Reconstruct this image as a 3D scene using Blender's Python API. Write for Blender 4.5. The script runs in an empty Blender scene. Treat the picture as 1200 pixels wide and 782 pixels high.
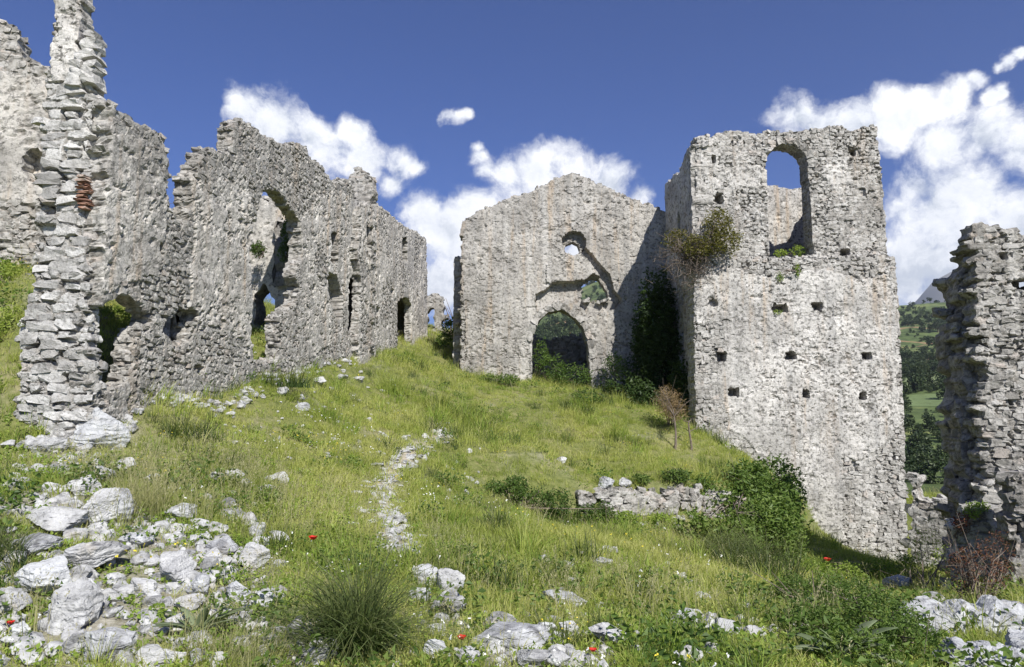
import bpy, bmesh, math, random
import numpy as np
from math import radians, sin, cos, pi, sqrt
from mathutils import Vector, Matrix

scene = bpy.context.scene
COL = scene.collection

# ------------------------------------------------------------------ camera
F = 850.0                      # focal length in photo pixels (1200 wide)
PITCH = radians(6.2)
cam_data = bpy.data.cameras.new("camera")
cam_data.sensor_width = 36.0
cam_data.lens = F / 1200.0 * 36.0
cam_data.clip_start = 0.05
cam_data.clip_end = 20000.0
cam = bpy.data.objects.new("camera", cam_data)
cam.location = (0, 0, 0)
cam.rotation_euler = (radians(90) + PITCH, 0, 0)
COL.objects.link(cam)
scene.camera = cam
scene.render.resolution_x = 1024
scene.render.resolution_y = 667

# ------------------------------------------------------------------ light
SUN = Vector((0.30, -0.665, 0.685)).normalized()      # direction towards the sun
sun_data = bpy.data.lights.new("sun", 'SUN')
sun_data.energy = 5.0
sun_data.angle = radians(0.53)
sun_data.color = (1.0, 0.965, 0.91)
sun = bpy.data.objects.new("sun", sun_data)
sun.rotation_euler = SUN.to_track_quat('Z', 'Y').to_euler()
COL.objects.link(sun)
scene.view_settings.view_transform = 'Standard'
scene.view_settings.look = 'None'
scene.view_settings.gamma = 1.0
scene.view_settings.exposure = 0.56
scene.cycles.max_bounces = 6
scene.cycles.diffuse_bounces = 3
scene.cycles.transparent_max_bounces = 8
scene.cycles.volume_bounces = 0
scene.cycles.use_denoising = True

def pxdir(px, py):
    x = (px - 600.0) / F
    y = (391.0 - py) / F
    return np.array([x, cos(PITCH) - y * sin(PITCH), sin(PITCH) + y * cos(PITCH)])

def at(px, py, Y):
    d = pxdir(px, py)
    return d * (Y / d[1])

# ------------------------------------------------------------------ world: blue sky with cumulus
world = bpy.data.worlds.new("World")
scene.world = world
world.use_nodes = True
wt = world.node_tree
wt.nodes.clear()

def N(nt, typ, **kw):
    n = nt.nodes.new(typ)
    for k, v in kw.items():
        if k in ('op', 'operation'):
            n.operation = v
        else:
            setattr(n, k, v)
    return n

def math_node(nt, op, a, b=None, c=None, clamp=False):
    n = nt.nodes.new('ShaderNodeMath')
    n.operation = op
    n.use_clamp = clamp
    for i, v in enumerate((a, b, c)):
        if v is None:
            continue
        if isinstance(v, (int, float)):
            n.inputs[i].default_value = v
        else:
            nt.links.new(v, n.inputs[i])
    return n.outputs[0]

def mix_col(nt, fac, a, b, blend='MIX'):
    n = nt.nodes.new('ShaderNodeMix')
    n.data_type = 'RGBA'
    n.blend_type = blend
    n.clamp_factor = True
    for sock, v in ((n.inputs[0], fac), (n.inputs[6], a), (n.inputs[7], b)):
        if isinstance(v, (int, float)):
            sock.default_value = v
        elif isinstance(v, tuple):
            sock.default_value = v if len(v) == 4 else (*v, 1)
        else:
            nt.links.new(v, sock)
    return n.outputs[2]

def noise_node(nt, vec, scale, detail=6, rough=0.55, dist=0.0, out=0):
    n = nt.nodes.new('ShaderNodeTexNoise')
    n.inputs['Scale'].default_value = scale
    n.inputs['Detail'].default_value = detail
    n.inputs['Roughness'].default_value = rough
    n.inputs['Distortion'].default_value = dist
    if vec is not None:
        nt.links.new(vec, n.inputs['Vector'])
    return n.outputs[out]

def ramp(nt, fac, stops, interp='LINEAR'):
    n = nt.nodes.new('ShaderNodeValToRGB')
    n.color_ramp.interpolation = interp
    els = n.color_ramp.elements
    while len(els) < len(stops):
        els.new(0.5)
    for e, (p, c) in zip(els, stops):
        e.position = p
        e.color = (*c, 1) if len(c) == 3 else c
    nt.links.new(fac, n.inputs[0])
    return n.outputs[0]

def smooth(nt, v, lo, hi):
    n = nt.nodes.new('ShaderNodeMapRange')
    n.interpolation_type = 'SMOOTHSTEP'
    n.inputs[1].default_value = lo
    n.inputs[2].default_value = hi
    nt.links.new(v, n.inputs[0])
    return n.outputs[0]

geo = N(wt, 'ShaderNodeTexCoord')
dirv = geo.outputs['Generated']
sky = N(wt, 'ShaderNodeTexSky')
sky.sky_type = 'NISHITA'
sky.sun_disc = False
sky.sun_elevation = math.asin(SUN.z)
sky.sun_rotation = math.atan2(SUN.x, SUN.y)
sky.altitude = 600
sky.air_density = 1.0
sky.dust_density = 0.35
sky.ozone_density = 2.5

# the cumulus banks: (px, py, radius px) in the part of the sky the photograph shows, as directions
blobs = [(285,128,34),(318,150,46),(365,168,44),(405,150,26),(420,185,36),(462,186,30),(486,190,18),(455,210,20),(340,195,40),
         (521,139,8),(527,136,9),(533,134,10),(539,132,10),(545,131,10),(551,131,8),(559,170,9),(562,183,13),(570,197,16),(590,205,26),(630,205,38),(672,200,36),(715,215,34),(752,235,18),(500,250,32),
         (530,275,46),(515,330,46),(560,245,34),(620,270,70),(700,280,60),(480,345,30),
         (935,140,34),(965,150,32),(1000,148,34),(1045,140,36),(1080,128,30),(1110,108,26),(1128,97,17),(1145,88,13),(1167,75,9),(1179,69,12),(1193,62,11),(1210,58,12),(1160,105,12),(1172,100,10),(1110,160,42),(1165,150,46),(1215,170,60),(1260,140,60),(1070,215,34),
         (1065,245,46),(1100,245,56),(1150,225,62),(1210,260,80),(1070,310,66),(1110,335,70),(1180,340,70),(1130,290,70),(1300,260,90),
         (1400,180,110),(1450,320,120),(60,330,60),(-60,300,90),(-200,260,100),(-330,330,110),(860,345,60),(930,370,70),(400,350,60)]
wn = noise_node(wt, dirv, 5.0, 8, 0.62, 0.3, out=1)
voff = N(wt, 'ShaderNodeVectorMath', operation='SUBTRACT')
wt.links.new(wn, voff.inputs[0]); voff.inputs[1].default_value = (0.5, 0.5, 0.5)
vsc = N(wt, 'ShaderNodeVectorMath', operation='SCALE')
wt.links.new(voff.outputs[0], vsc.inputs[0]); vsc.inputs['Scale'].default_value = 0.075
vadd = N(wt, 'ShaderNodeVectorMath', operation='ADD')
wt.links.new(dirv, vadd.inputs[0]); wt.links.new(vsc.outputs[0], vadd.inputs[1])
wv = vadd.outputs[0]
acc = None
for (bx, by, br) in blobs:
    d = Vector(pxdir(bx, by)).normalized()
    cen2 = ((bx - 600) ** 2 + (by - 391) ** 2) / F ** 2
    rr = br / F / (1 + cen2) ** 0.75
    dn = N(wt, 'ShaderNodeVectorMath', operation='DISTANCE')
    wt.links.new(wv, dn.inputs[0]); dn.inputs[1].default_value = d
    v = math_node(wt, 'MULTIPLY_ADD', dn.outputs['Value'], -1.0 / rr, 1.0)
    acc = v if acc is None else math_node(wt, 'SMOOTH_MAX', acc, v, 0.35)
fn = noise_node(wt, wv, 15.0, 12, 0.64)
dens = math_node(wt, 'ADD', math_node(wt, 'MULTIPLY', acc, 1.35), math_node(wt, 'MULTIPLY_ADD', fn, 3.0, -1.42))
front = smooth(wt, dens, -0.08, 0.95)
# away from the view: scattered cumulus of the same kind all round
gn = noise_node(wt, dirv, 3.2, 9, 0.6)
sepd = N(wt, 'ShaderNodeSeparateXYZ'); wt.links.new(dirv, sepd.inputs[0])
general = smooth(wt, gn, 0.56, 0.68)
away = smooth(wt, math_node(wt, 'MULTIPLY', sepd.outputs[1], -1.0), -0.55, -0.25)
general = math_node(wt, 'MULTIPLY', general, away)
mask = math_node(wt, 'MAXIMUM', front, general)
so_ = N(wt, 'ShaderNodeVectorMath', operation='ADD'); wt.links.new(wv, so_.inputs[0]); so_.inputs[1].default_value = (0.010, 0.0, 0.018)
fn2 = noise_node(wt, so_.outputs[0], 15.0, 12, 0.64)
bn = math_node(wt, 'ADD', noise_node(wt, wv, 10.0, 8, 0.62), math_node(wt, 'MULTIPLY', math_node(wt, 'SUBTRACT', fn2, fn), 0.9))
shade = math_node(wt, 'ADD', bn, math_node(wt, 'MULTIPLY', smooth(wt, acc, 0.0, 1.0), 0.10))
lowz = smooth(wt, sepd.outputs[2], 0.30, 0.06)
shade = math_node(wt, 'ADD', shade, math_node(wt, 'MULTIPLY', lowz, 0.10))
ccol = ramp(wt, shade, [(0.40, (11.0, 11.1, 11.3)), (0.60, (9.2, 9.5, 10.1)), (0.76, (6.3, 6.8, 7.7))])
skyc = mix_col(wt, 1.0, sky.outputs[0], (0.33, 0.49, 0.92), 'MULTIPLY')
fincol = mix_col(wt, mask, skyc, ccol)
bg = N(wt, 'ShaderNodeBackground'); bg.inputs['Strength'].default_value = 0.075
wt.links.new(fincol, bg.inputs['Color'])
wo = N(wt, 'ShaderNodeOutputWorld'); wt.links.new(bg.outputs[0], wo.inputs['Surface'])

# ------------------------------------------------------------------ numpy noise
def _h(ix, iy, iz, seed):
    n = (ix.astype(np.int64) * 374761393 + iy.astype(np.int64) * 668265263 + iz.astype(np.int64) * 2147483647 + seed * 1274126177) & 0xffffffff
    n = ((n ^ (n >> 13)) * 1274126177) & 0xffffffff
    n = ((n ^ (n >> 16)) * 2246822519) & 0xffffffff
    n = n ^ (n >> 15)
    return (n & 0xffffff) / float(0xffffff)

def vnoise(x, y, z, seed=0):
    ix, iy, iz = np.floor(x), np.floor(y), np.floor(z)
    fx, fy, fz = x - ix, y - iy, z - iz
    fx = fx * fx * (3 - 2 * fx); fy = fy * fy * (3 - 2 * fy); fz = fz * fz * (3 - 2 * fz)
    r = 0
    for a in (0, 1):
        wx = fx if a else 1 - fx
        for b in (0, 1):
            wy = fy if b else 1 - fy
            for c in (0, 1):
                wz = fz if c else 1 - fz
                r = r + wx * wy * wz * _h(ix + a, iy + b, iz + c, seed)
    return r * 2 - 1

def fbm(x, y, z, octv=4, seed=0, gain=0.5):
    x = np.asarray(x, float); y = np.asarray(y, float) + 0 * x; z = np.asarray(z, float) + 0 * x
    s = 0; a = 1.0; t = 0
    for i in range(octv):
        s = s + a * vnoise(x + 17.3 * i, y - 9.1 * i, z + 4.7 * i, seed + i)
        t += a; a *= gain; x = x * 2.03; y = y * 2.03; z = z * 2.03
    return s / t

def sstep(a, b, x):
    t = np.clip((x - a) / (b - a), 0, 1)
    return t * t * (3 - 2 * t)

def inpoly(poly, x, y):
    c = np.zeros(np.shape(x), bool)
    n = len(poly); j = n - 1
    for i in range(n):
        xi, yi = poly[i]; xj, yj = poly[j]
        if yi != yj:
            c ^= ((yi > y) != (yj > y)) & (x < (xj - xi) * (y - yi) / (yj - yi) + xi)
        j = i
    return c

# ------------------------------------------------------------------ materials
def new_mat(name):
    m = bpy.data.materials.new(name)
    m.use_nodes = True
    nt = m.node_tree
    nt.nodes.clear()
    out = nt.nodes.new('ShaderNodeOutputMaterial')
    b = nt.nodes.new('ShaderNodeBsdfPrincipled')
    nt.links.new(b.outputs[0], out.inputs[0])
    b.inputs['Roughness'].default_value = 0.9
    b.inputs['Specular IOR Level'].default_value = 0.2
    return m, nt, b

def attr(nt, name, out='Fac'):
    n = nt.nodes.new('ShaderNodeAttribute'); n.attribute_name = name
    return n.outputs[out]

def bump(nt, b, h, strength, dist, prev=None):
    n = nt.nodes.new('ShaderNodeBump')
    n.inputs['Strength'].default_value = strength
    n.inputs['Distance'].default_value = dist
    nt.links.new(h, n.inputs['Height'])
    if prev is not None:
        nt.links.new(prev, n.inputs['Normal'])
    nt.links.new(n.outputs[0], b.inputs['Normal'])
    return n.outputs[0]

def stone_material(name, light, mid, dark, mortar, plaster, rust=(0.30, 0.20, 0.13), scale=1.0, lichen=0.5):
    m, nt, b = new_mat(name)
    tc = nt.nodes.new('ShaderNodeNewGeometry').outputs['Position']
    oi = nt.nodes.new('ShaderNodeObjectInfo').outputs['Random']
    tone = math_node(nt, 'FRACT', math_node(nt, 'ADD', attr(nt, 'tone'), oi))
    n1 = noise_node(nt, tc, 5.0 * scale, 8, 0.68)
    n2 = noise_node(nt, tc, 30.0 * scale, 5, 0.7)
    n3 = noise_node(nt, tc, 0.9, 6, 0.6)
    t = math_node(nt, 'ADD', math_node(nt, 'MULTIPLY', tone, 0.55), math_node(nt, 'MULTIPLY', n1, 0.75))
    col = ramp(nt, t, [(0.28, dark), (0.55, mid), (0.95, light)])
    # warm iron tint on a few stones
    col = mix_col(nt, math_node(nt, 'MULTIPLY', smooth(nt, tone, 0.90, 0.97), 0.35), col, rust)
    col = mix_col(nt, math_node(nt, 'MULTIPLY', attr(nt, 'mortar'), 0.75), col, mortar)
    pn = noise_node(nt, tc, 1.6, 7, 0.7)
    pcol = ramp(nt, pn, [(0.30, tuple(c * 0.62 for c in plaster)), (0.50, plaster), (0.72, tuple(min(0.8, c * 1.22) for c in plaster))])
    pw_ = noise_node(nt, tc, 0.55, 5, 0.6)
    pcol = mix_col(nt, math_node(nt, 'MULTIPLY', smooth(nt, pw_, 0.50, 0.62), 0.5), pcol, tuple(min(.8, c * 1.35) for c in plaster))
    pcol = mix_col(nt, math_node(nt, 'MULTIPLY', smooth(nt, pw_, 0.48, 0.36), 0.55), pcol, tuple(c * .6 for c in plaster))
    # rain streaks down the render
    mp = nt.nodes.new('ShaderNodeMapping'); mp.inputs['Scale'].default_value = (2.6, 2.6, 0.22)
    nt.links.new(tc, mp.inputs['Vector'])
    st = noise_node(nt, mp.outputs[0], 1.3, 5, 0.6)
    pcol = mix_col(nt, math_node(nt, 'MULTIPLY', smooth(nt, st, 0.53, 0.68), 0.55), pcol, (0.42, 0.31, 0.20))
    pcol = mix_col(nt, math_node(nt, 'MULTIPLY', smooth(nt, st, 0.46, 0.32), 0.5), pcol, (0.24, 0.24, 0.235))
    col = mix_col(nt, attr(nt, 'plaster'), col, pcol)
    # lichen flecks, and masonry pits whose shade is put into the colour
    n4 = noise_node(nt, tc, 11.0 * scale, 4, 0.75)
    col = mix_col(nt, math_node(nt, 'MULTIPLY', smooth(nt, n4, 0.50, 0.61), lichen * 1.5), col, (0.115, 0.11, 0.10))
    col = mix_col(nt, math_node(nt, 'MULTIPLY', attr(nt, 'pit'), 0.55), col, (0.12, 0.105, 0.085))  # sunken pits tinted dark, shade painted into the recesses
    fl = smooth(nt, n2, 0.56, 0.70)
    col = mix_col(nt, math_node(nt, 'MULTIPLY', fl, lichen), col, (0.10, 0.098, 0.09))
    fl2 = smooth(nt, n2, 0.42, 0.32)
    col = mix_col(nt, math_node(nt, 'MULTIPLY', fl2, 0.45), col, (0.56, 0.54, 0.50))
    col = mix_col(nt, math_node(nt, 'MULTIPLY', smooth(nt, n3, 0.48, 0.64), 0.42), col, (0.19, 0.18, 0.165))
    n5 = noise_node(nt, mp.outputs[0], 0.8, 6, 0.65)
    col = mix_col(nt, math_node(nt, 'MULTIPLY', smooth(nt, n5, 0.56, 0.68), 0.24), col, (0.36, 0.27, 0.18))
    col = mix_col(nt, math_node(nt, 'MULTIPLY', smooth(nt, n5, 0.45, 0.36), 0.32), col, (0.62, 0.60, 0.56))
    nt.links.new(col, b.inputs['Base Color'])
    h = math_node(nt, 'ADD', math_node(nt, 'MULTIPLY', n1, 1.0), math_node(nt, 'MULTIPLY', n2, 0.45))
    bump(nt, b, h, 1.0, 0.035)
    return m

M = {}
M['rubble'] = stone_material('grey_rubble', (0.47, 0.455, 0.425), (0.33, 0.315, 0.285), (0.17, 0.16, 0.145), (0.27, 0.245, 0.21), (0.50, 0.475, 0.43))
M['tower'] = stone_material('tower_rubble', (0.53, 0.515, 0.485), (0.37, 0.355, 0.325), (0.19, 0.18, 0.165), (0.32, 0.295, 0.26), (0.53, 0.51, 0.475), lichen=0.6)
M['church'] = stone_material('church_rubble', (0.47, 0.455, 0.42), (0.34, 0.325, 0.295), (0.18, 0.17, 0.155), (0.30, 0.275, 0.24), (0.41, 0.39, 0.355), lichen=0.55)
M['pier'] = stone_material('pier_limestone', (0.62, 0.61, 0.585), (0.45, 0.44, 0.42), (0.26, 0.255, 0.245), (0.23, 0.21, 0.18), (0.52, 0.49, 0.44), scale=1.5, lichen=0.35)
M['dim'] = stone_material('dim_rubble', (0.42, 0.40, 0.37), (0.27, 0.255, 0.235), (0.13, 0.125, 0.115), (0.16, 0.14, 0.12), (0.40, 0.37, 0.33))  # darker rubble: shade put into the colour of shaded walls; also the brownish wall

# ------------------------------------------------------------------ generic mesh / object helpers
def tag(o, label=None, category=None, group=None, kind=None):
    if label: o['label'] = label
    if category: o['category'] = category
    if group: o['group'] = group
    if kind: o['kind'] = kind
    return o

def empty(name, loc, label=None, category=None, group=None):
    o = bpy.data.objects.new(name, None)
    o.empty_display_size = 0.3
    o.location = loc
    COL.objects.link(o)
    if category: o['kind'] = 'thing'
    return tag(o, label, category, group)

def link(name, mesh, mat=None, parent=None, loc=None):
    if mat is not None and not mesh.materials:
        mesh.materials.append(mat)
    o = bpy.data.objects.new(name, mesh)
    COL.objects.link(o)
    if parent is not None:
        o.parent = parent
        o.matrix_parent_inverse = Matrix.Translation(-parent.location)   # children are modelled in world space
    if loc is not None:
        o.location = loc
    return o

def mesh_np(name, verts, quads=None, tris=None, attrs=None, smooth_sh=False):
    me = bpy.data.meshes.new(name)
    verts = np.asarray(verts, np.float32)
    nq = 0 if quads is None else len(quads)
    ntr = 0 if tris is None else len(tris)
    me.vertices.add(len(verts)); me.vertices.foreach_set('co', verts.ravel())
    parts = []; starts = []; tot = []
    if nq:
        q = np.asarray(quads, np.int32); parts.append(q.ravel()); starts.append(np.arange(nq) * 4); tot.append(np.full(nq, 4))
    if ntr:
        t = np.asarray(tris, np.int32); parts.append(t.ravel()); starts.append(nq * 4 + np.arange(ntr) * 3); tot.append(np.full(ntr, 3))
    li = np.concatenate(parts).astype(np.int32)
    me.loops.add(len(li)); me.loops.foreach_set('vertex_index', li)
    me.polygons.add(nq + ntr)
    me.polygons.foreach_set('loop_start', np.concatenate(starts).astype(np.int32))
    try:
        me.polygons.foreach_set('loop_total', np.concatenate(tot).astype(np.int32))
    except Exception:
        pass
    me.update(calc_edges=True)
    me.validate()
    if attrs:
        for k, v in attrs.items():
            v = np.asarray(v, np.float32)
            if v.ndim == 1:
                a = me.attributes.new(k, 'FLOAT', 'POINT'); a.data.foreach_set('value', v)
            else:
                a = me.attributes.new(k, 'FLOAT_VECTOR', 'POINT'); a.data.foreach_set('vector', v.ravel())
    me.polygons.foreach_set('use_smooth', np.full(len(me.polygons), bool(smooth_sh)))
    return me

# ------------------------------------------------------------------ ground height
CP = [  # (photo px, photo py, depth) of points on the ground
    (-150,790,4.6),(0,790,4.7),(150,790,4.7),(300,790,4.7),(450,790,4.7),(600,790,4.7),(750,790,4.7),(900,790,4.7),(1050,790,4.8),(1200,790,4.9),(1350,790,5),
    (-60,640,5.9),(60,640,6.3),(150,690,5.8),(250,650,6.7),(60,560,7.8),(60,515,9.0),(160,520,9.4),(-40,520,8.6),(-150,480,9),
    (250,560,9.0),(350,640,7.6),(350,560,10.5),(450,640,8.3),(460,570,11.8),(520,510,16.0),
    (200,468,10.6),(250,465,12.0),(314,440,14.0),(360,430,16.2),(397,422,18.2),(449,410,22.0),(500,398,28.0),
    (330,480,13.0),(400,470,16.0),(440,450,18.5),(520,430,24.0),(520,385,33.0),(540,437,24.0),(600,446,23.9),(660,452,23.8),(700,462,23.6),(760,480,22.8),
    (600,480,20.0),(700,500,19.0),(800,503,19.5),(560,520,16.5),(620,530,15.5),(640,620,11.0),(600,700,7.2),(750,700,7.8),(700,640,10.2),
    (760,550,16.6),(820,535,18.4),(900,560,19.2),(860,560,17.6),
    (830,650,12.5),(930,664,14.6),(880,668,12.6),(1000,662,18.5),(1065,664,20.0),(900,700,9.2),(1000,710,9.6),(1100,700,10.8),(1130,690,12.0),
    (1160,735,7.4),(1300,690,9.0),(1200,700,11.5),(1090,668,17.0),(1200,690,14.5),(1300,690,15.0),(1070,600,22.5),
    (700,588,14.8),(790,588,15.2),(860,592,15.8),(640,587,14.4),(790,560,16.6),(700,562,16.4),(1090,583,26.0),(1250,583,24.0),(1500,600,20.0),(1090,590,34.0),
]
cp = [at(*c) for c in CP]
cp = [(c[0], c[1], c[2]) for c in cp]
cp += [(-7.0, 11.0, 1.9), (-8.5, 13.0, 2.7), (-6.2, 9.6, 0.5), (-6.6, 12.0, 1.5), (-7.2, 15.0, 2.0), (-7.5, 18.0, 2.5), (-11, 14, 3.4), (-16, 14, 4.6), (-16, 8, 2.0), (-9, 8, 0.4), (-9, 24, 3.6),
       (-14, 24, 4.6), (-8, 34, 4.2), (-16, 34, 4.6), (0, 30, 1.6), (3, 28, 0.9), (5, 32, 0.6), (0, 38, 2.5), (8, 24, -2.0), (10, 30, -3.2), (8, 38, -3.0), (16, 38, -5.4),
       (22, 26, -4.6), (20, 12, -3.6), (20, 4, -3.0), (12, 2, -2.4), (0, 0, -1.62), (-3, 2, -1.5), (4, 2, -1.75), (-8, 2, -1.0), (-16, 0, -0.6), (0, -6, -1.9), (-12, -6, -1.5), (12, -6, -3.0)]
cp = np.array(cp)

def tps_fit(P, lam=0.02):
    n = len(P); d = np.hypot(P[:, None, 0] - P[None, :, 0], P[:, None, 1] - P[None, :, 1])
    K = np.where(d > 0, d * d * np.log(d + 1e-9), 0) + lam * np.eye(n)
    Q = np.hstack([np.ones((n, 1)), P[:, :2]])
    A = np.vstack([np.hstack([K, Q]), np.hstack([Q.T, np.zeros((3, 3))])])
    return np.linalg.solve(A, np.concatenate([P[:, 2], np.zeros(3)]))
TW = tps_fit(cp, 0.06)

def tps(x, y):
    x = np.asarray(x, float); y = np.asarray(y, float)
    sh = x.shape; x = x.ravel(); y = y.ravel()
    r = TW[-3] + TW[-2] * x + TW[-1] * y
    for i in range(len(cp)):
        d2 = (x - cp[i, 0]) ** 2 + (y - cp[i, 1]) ** 2 + 1e-12
        r = r + TW[i] * 0.5 * d2 * np.log(d2)
    return r.reshape(sh)

RIDGE_X = [-3.0, -1.2, -0.6, -0.2, -0.08, 0.0, 0.12, 0.23, 0.36, 0.54, 0.62, 0.75, 1.2, 3.0]
RIDGE_T = [0.05, 0.06, 0.07, 0.08, 0.10, 0.14, 0.185, 0.17, 0.13, 0.128, 0.130, 0.13, 0.10, 0.04]
def far_h(x, y):
    d = np.hypot(x, y) + 1e-6
    az = np.where(y > 1e-3, x / np.maximum(y, 1e-3), np.sign(x) * 50)
    rt = np.interp(az, RIDGE_X, RIDGE_T)
    rt = np.where(y <= 0, 0.02, rt)
    near = -3.5 - 0.075 * (d - 25)
    near = np.maximum(near, -9.0 - 0.0 * d)
    t = np.clip((d - 150) / 750, 0, 1)
    hill = -9 + (rt * 900 + 9) * t ** 1.15 * np.where(y > 0, 1, 0.4)
    hill = hill * np.where(d > 900, np.exp(-((d - 900) / 500) ** 2), 1)
    hill = hill + 14 * fbm(x / 120, y / 120, 0, 4, 5) * sstep(120, 400, d)
    h = np.where(d < 150, near, np.maximum(hill, -12 - (d - 150) * 0.0))
    # far grey mountain
    px = np.array([-0.9, 0.0]) 
    m1 = 420 * np.exp(-(((x - 1850) / 300) ** 2 + ((y - 3050) / 420) ** 2) ** 1.1) + 330 * np.exp(-(((x - 2500) / 900) ** 2 + ((y - 3300) / 500) ** 2))
    m2 = 560 * np.exp(-(((x + 1500) / 900) ** 2 + ((y - 4200) / 500) ** 2)) * 0.5
    h = h + (m1 * (1 + 0.42 * fbm(x / 200, y / 200, 1, 6, 9, .6)) + m2) * sstep(1200, 2200, d)
    return h

# the retaining wall line of the terrace
TERR = [at(560, 596, 14.2)[:2], at(640, 585, 14.4)[:2], at(700, 588, 14.8)[:2], at(790, 588, 15.2)[:2], at(860, 592, 15.8)[:2], at(925, 600, 16.8)[:2], at(945, 610, 18.8)[:2]]
def terr_step(x, y):
    tx = np.array([p[0] for p in TERR]); ty = np.array([p[1] for p in TERR])
    yl = np.interp(x, tx, ty)
    amp = sstep(tx[0], tx[1] + 0.4, x) * sstep(tx[-1] + 0.6, tx[-1], x)
    up = sstep(-0.10, 0.10, y - yl)
    fade = sstep(3.0, 0.0, np.abs(y - yl))
    return amp * fade * np.where(y > yl, 0.30, -0.30) * np.where(np.abs(y - yl) < 0.1, np.abs(y - yl) / 0.1, 1)

def ground_h(x, y):
    x = np.asarray(x, float); y = np.asarray(y, float)
    bx = np.maximum(np.maximum(-15 - x, x - 19), 0); by = np.maximum(np.maximum(-3 - y, y - 36), 0)
    out = np.hypot(bx, by)
    w = sstep(0, 14, out)
    xc = np.clip(x, -20, 24); yc = np.clip(y, -8, 42)
    loc = tps(xc, yc)
    d = np.hypot(x, y)
    amp = sstep(1.5, 6, d)
    loc = loc + 0.05 * fbm(x * 0.9, y * 0.9, 3, 3, 11) * amp + 0.03 * fbm(x * 3.1, y * 3.1, 5, 3, 12) * amp + terr_step(x, y)
    far = far_h(x, y)
    return loc * (1 - w) + far * w

def gz(x, y):
    return float(ground_h(np.array([x]), np.array([y]))[0])

_tt = np.concatenate([np.arange(3.0, 30, 0.04), np.arange(30, 400, 0.5)])
def ground_px(px, py):
    d = pxdir(px, py); d = d / d[1]
    P = d[None, :] * _tt[:, None]
    h = ground_h(P[:, 0], P[:, 1])
    k = np.nonzero(P[:, 2] < h)[0]
    i = k[0] if len(k) else len(_tt) - 1
    return Vector((P[i, 0], P[i, 1], h[i]))

# ------------------------------------------------------------------ ground sheet
def axis(lo, hi, step, far, neg_far):
    a = list(np.arange(lo, hi + 1e-6, step))
    v, s = hi, step
    while v < far:
        s *= 1.045; v += s; a.append(v)
    b = []; v, s = lo, step
    while v > -neg_far:
        s *= 1.045; v -= s; b.append(v)
    return np.array(b[::-1] + a)
gx = axis(-9.0, 13.0, 0.085, 4800, 2500)
gy = axis(3.0, 27.0, 0.085, 5200, 900)
GX, GY = np.meshgrid(gx, gy)
GZ = ground_h(GX, GY)
nx_, ny_ = len(gx), len(gy)
idx = np.arange(nx_ * ny_).reshape(ny_, nx_)
quads = np.stack([idx[:-1, :-1].ravel(), idx[:-1, 1:].ravel(), idx[1:, 1:].ravel(), idx[1:, :-1].ravel()], 1)
PATH = [ground_px(*p) for p in [(470,650),(460,622),(453,600),(452,575),(458,555),(474,540),(492,525),(515,513),(530,507)]]
def path_dist(x, y):
    best = np.full(np.shape(x), 99.0)
    for a, b in zip(PATH[:-1], PATH[1:]):
        ax, ay, bx, by = a.x, a.y, b.x, b.y
        L2 = (bx - ax) ** 2 + (by - ay) ** 2
        t = np.clip(((x - ax) * (bx - ax) + (y - ay) * (by - ay)) / L2, 0, 1)
        best = np.minimum(best, np.hypot(x - ax - t * (bx - ax), y - ay - t * (by - ay)))
    return best
pd = path_dist(GX, GY)
def rubble_mask(x, y):      # where broken stone covers the soil
    c = [(at(120,690,5.6), 1.5), (at(60,600,6.8), 1.3), (at(200,640,6.6), 1.1), (at(370,740,5.1), .8), (at(620,770,4.9), .9), (at(520,690,6.0), .45), (at(830,740,6.6), 0.9), (at(1160,740,7.0), 1.2), (at(90,520,8.6), .8)]
    r = 0
    for p, s in c:
        r = np.maximum(r, 0.85 * np.exp(-((x - p[0]) ** 2 + (y - p[1]) ** 2) / (s * s * .6)))
    return r
rm = np.clip(rubble_mask(GX, GY) + 0.5 * fbm(GX * 1.7, GY * 1.7, 0, 3, 21), 0, 1)
pm = sstep(0.22, 0.04, pd + 0.15 * fbm(GX * 3, GY * 3, 0, 3, 22))
me = mesh_np('ground', np.stack([GX.ravel(), GY.ravel(), GZ.ravel()], 1), quads=quads, attrs={'path': pm.ravel(), 'rub': rm.ravel()}, smooth_sh=True)
m, nt, b = new_mat('ground_soil_and_turf')
tc = nt.nodes.new('ShaderNodeNewGeometry').outputs['Position']
sp = N(nt, 'ShaderNodeSeparateXYZ'); nt.links.new(tc, sp.inputs[0])
ln = N(nt, 'ShaderNodeVectorMath', operation='LENGTH'); nt.links.new(tc, ln.inputs[0])
g1 = noise_node(nt, tc, 0.55, 7, 0.65)
g2 = noise_node(nt, tc, 9.0, 6, 0.7)
near_c = ramp(nt, math_node(nt, 'ADD', math_node(nt, 'MULTIPLY', g1, 0.5), math_node(nt, 'MULTIPLY', g2, 0.5)),
              [(0.35, (0.07, 0.09, 0.022)), (0.5, (0.15, 0.165, 0.05)), (0.64, (0.25, 0.22, 0.11))])
near_c = mix_col(nt, attr(nt, 'rub'), near_c, ramp(nt, g2, [(0.35, (0.16, 0.14, 0.10)), (0.6, (0.36, 0.34, 0.29))]))
near_c = mix_col(nt, attr(nt, 'path'), near_c, ramp(nt, g2, [(0.35, (0.20, 0.17, 0.12)), (0.6, (0.42, 0.39, 0.33))]))
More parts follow.
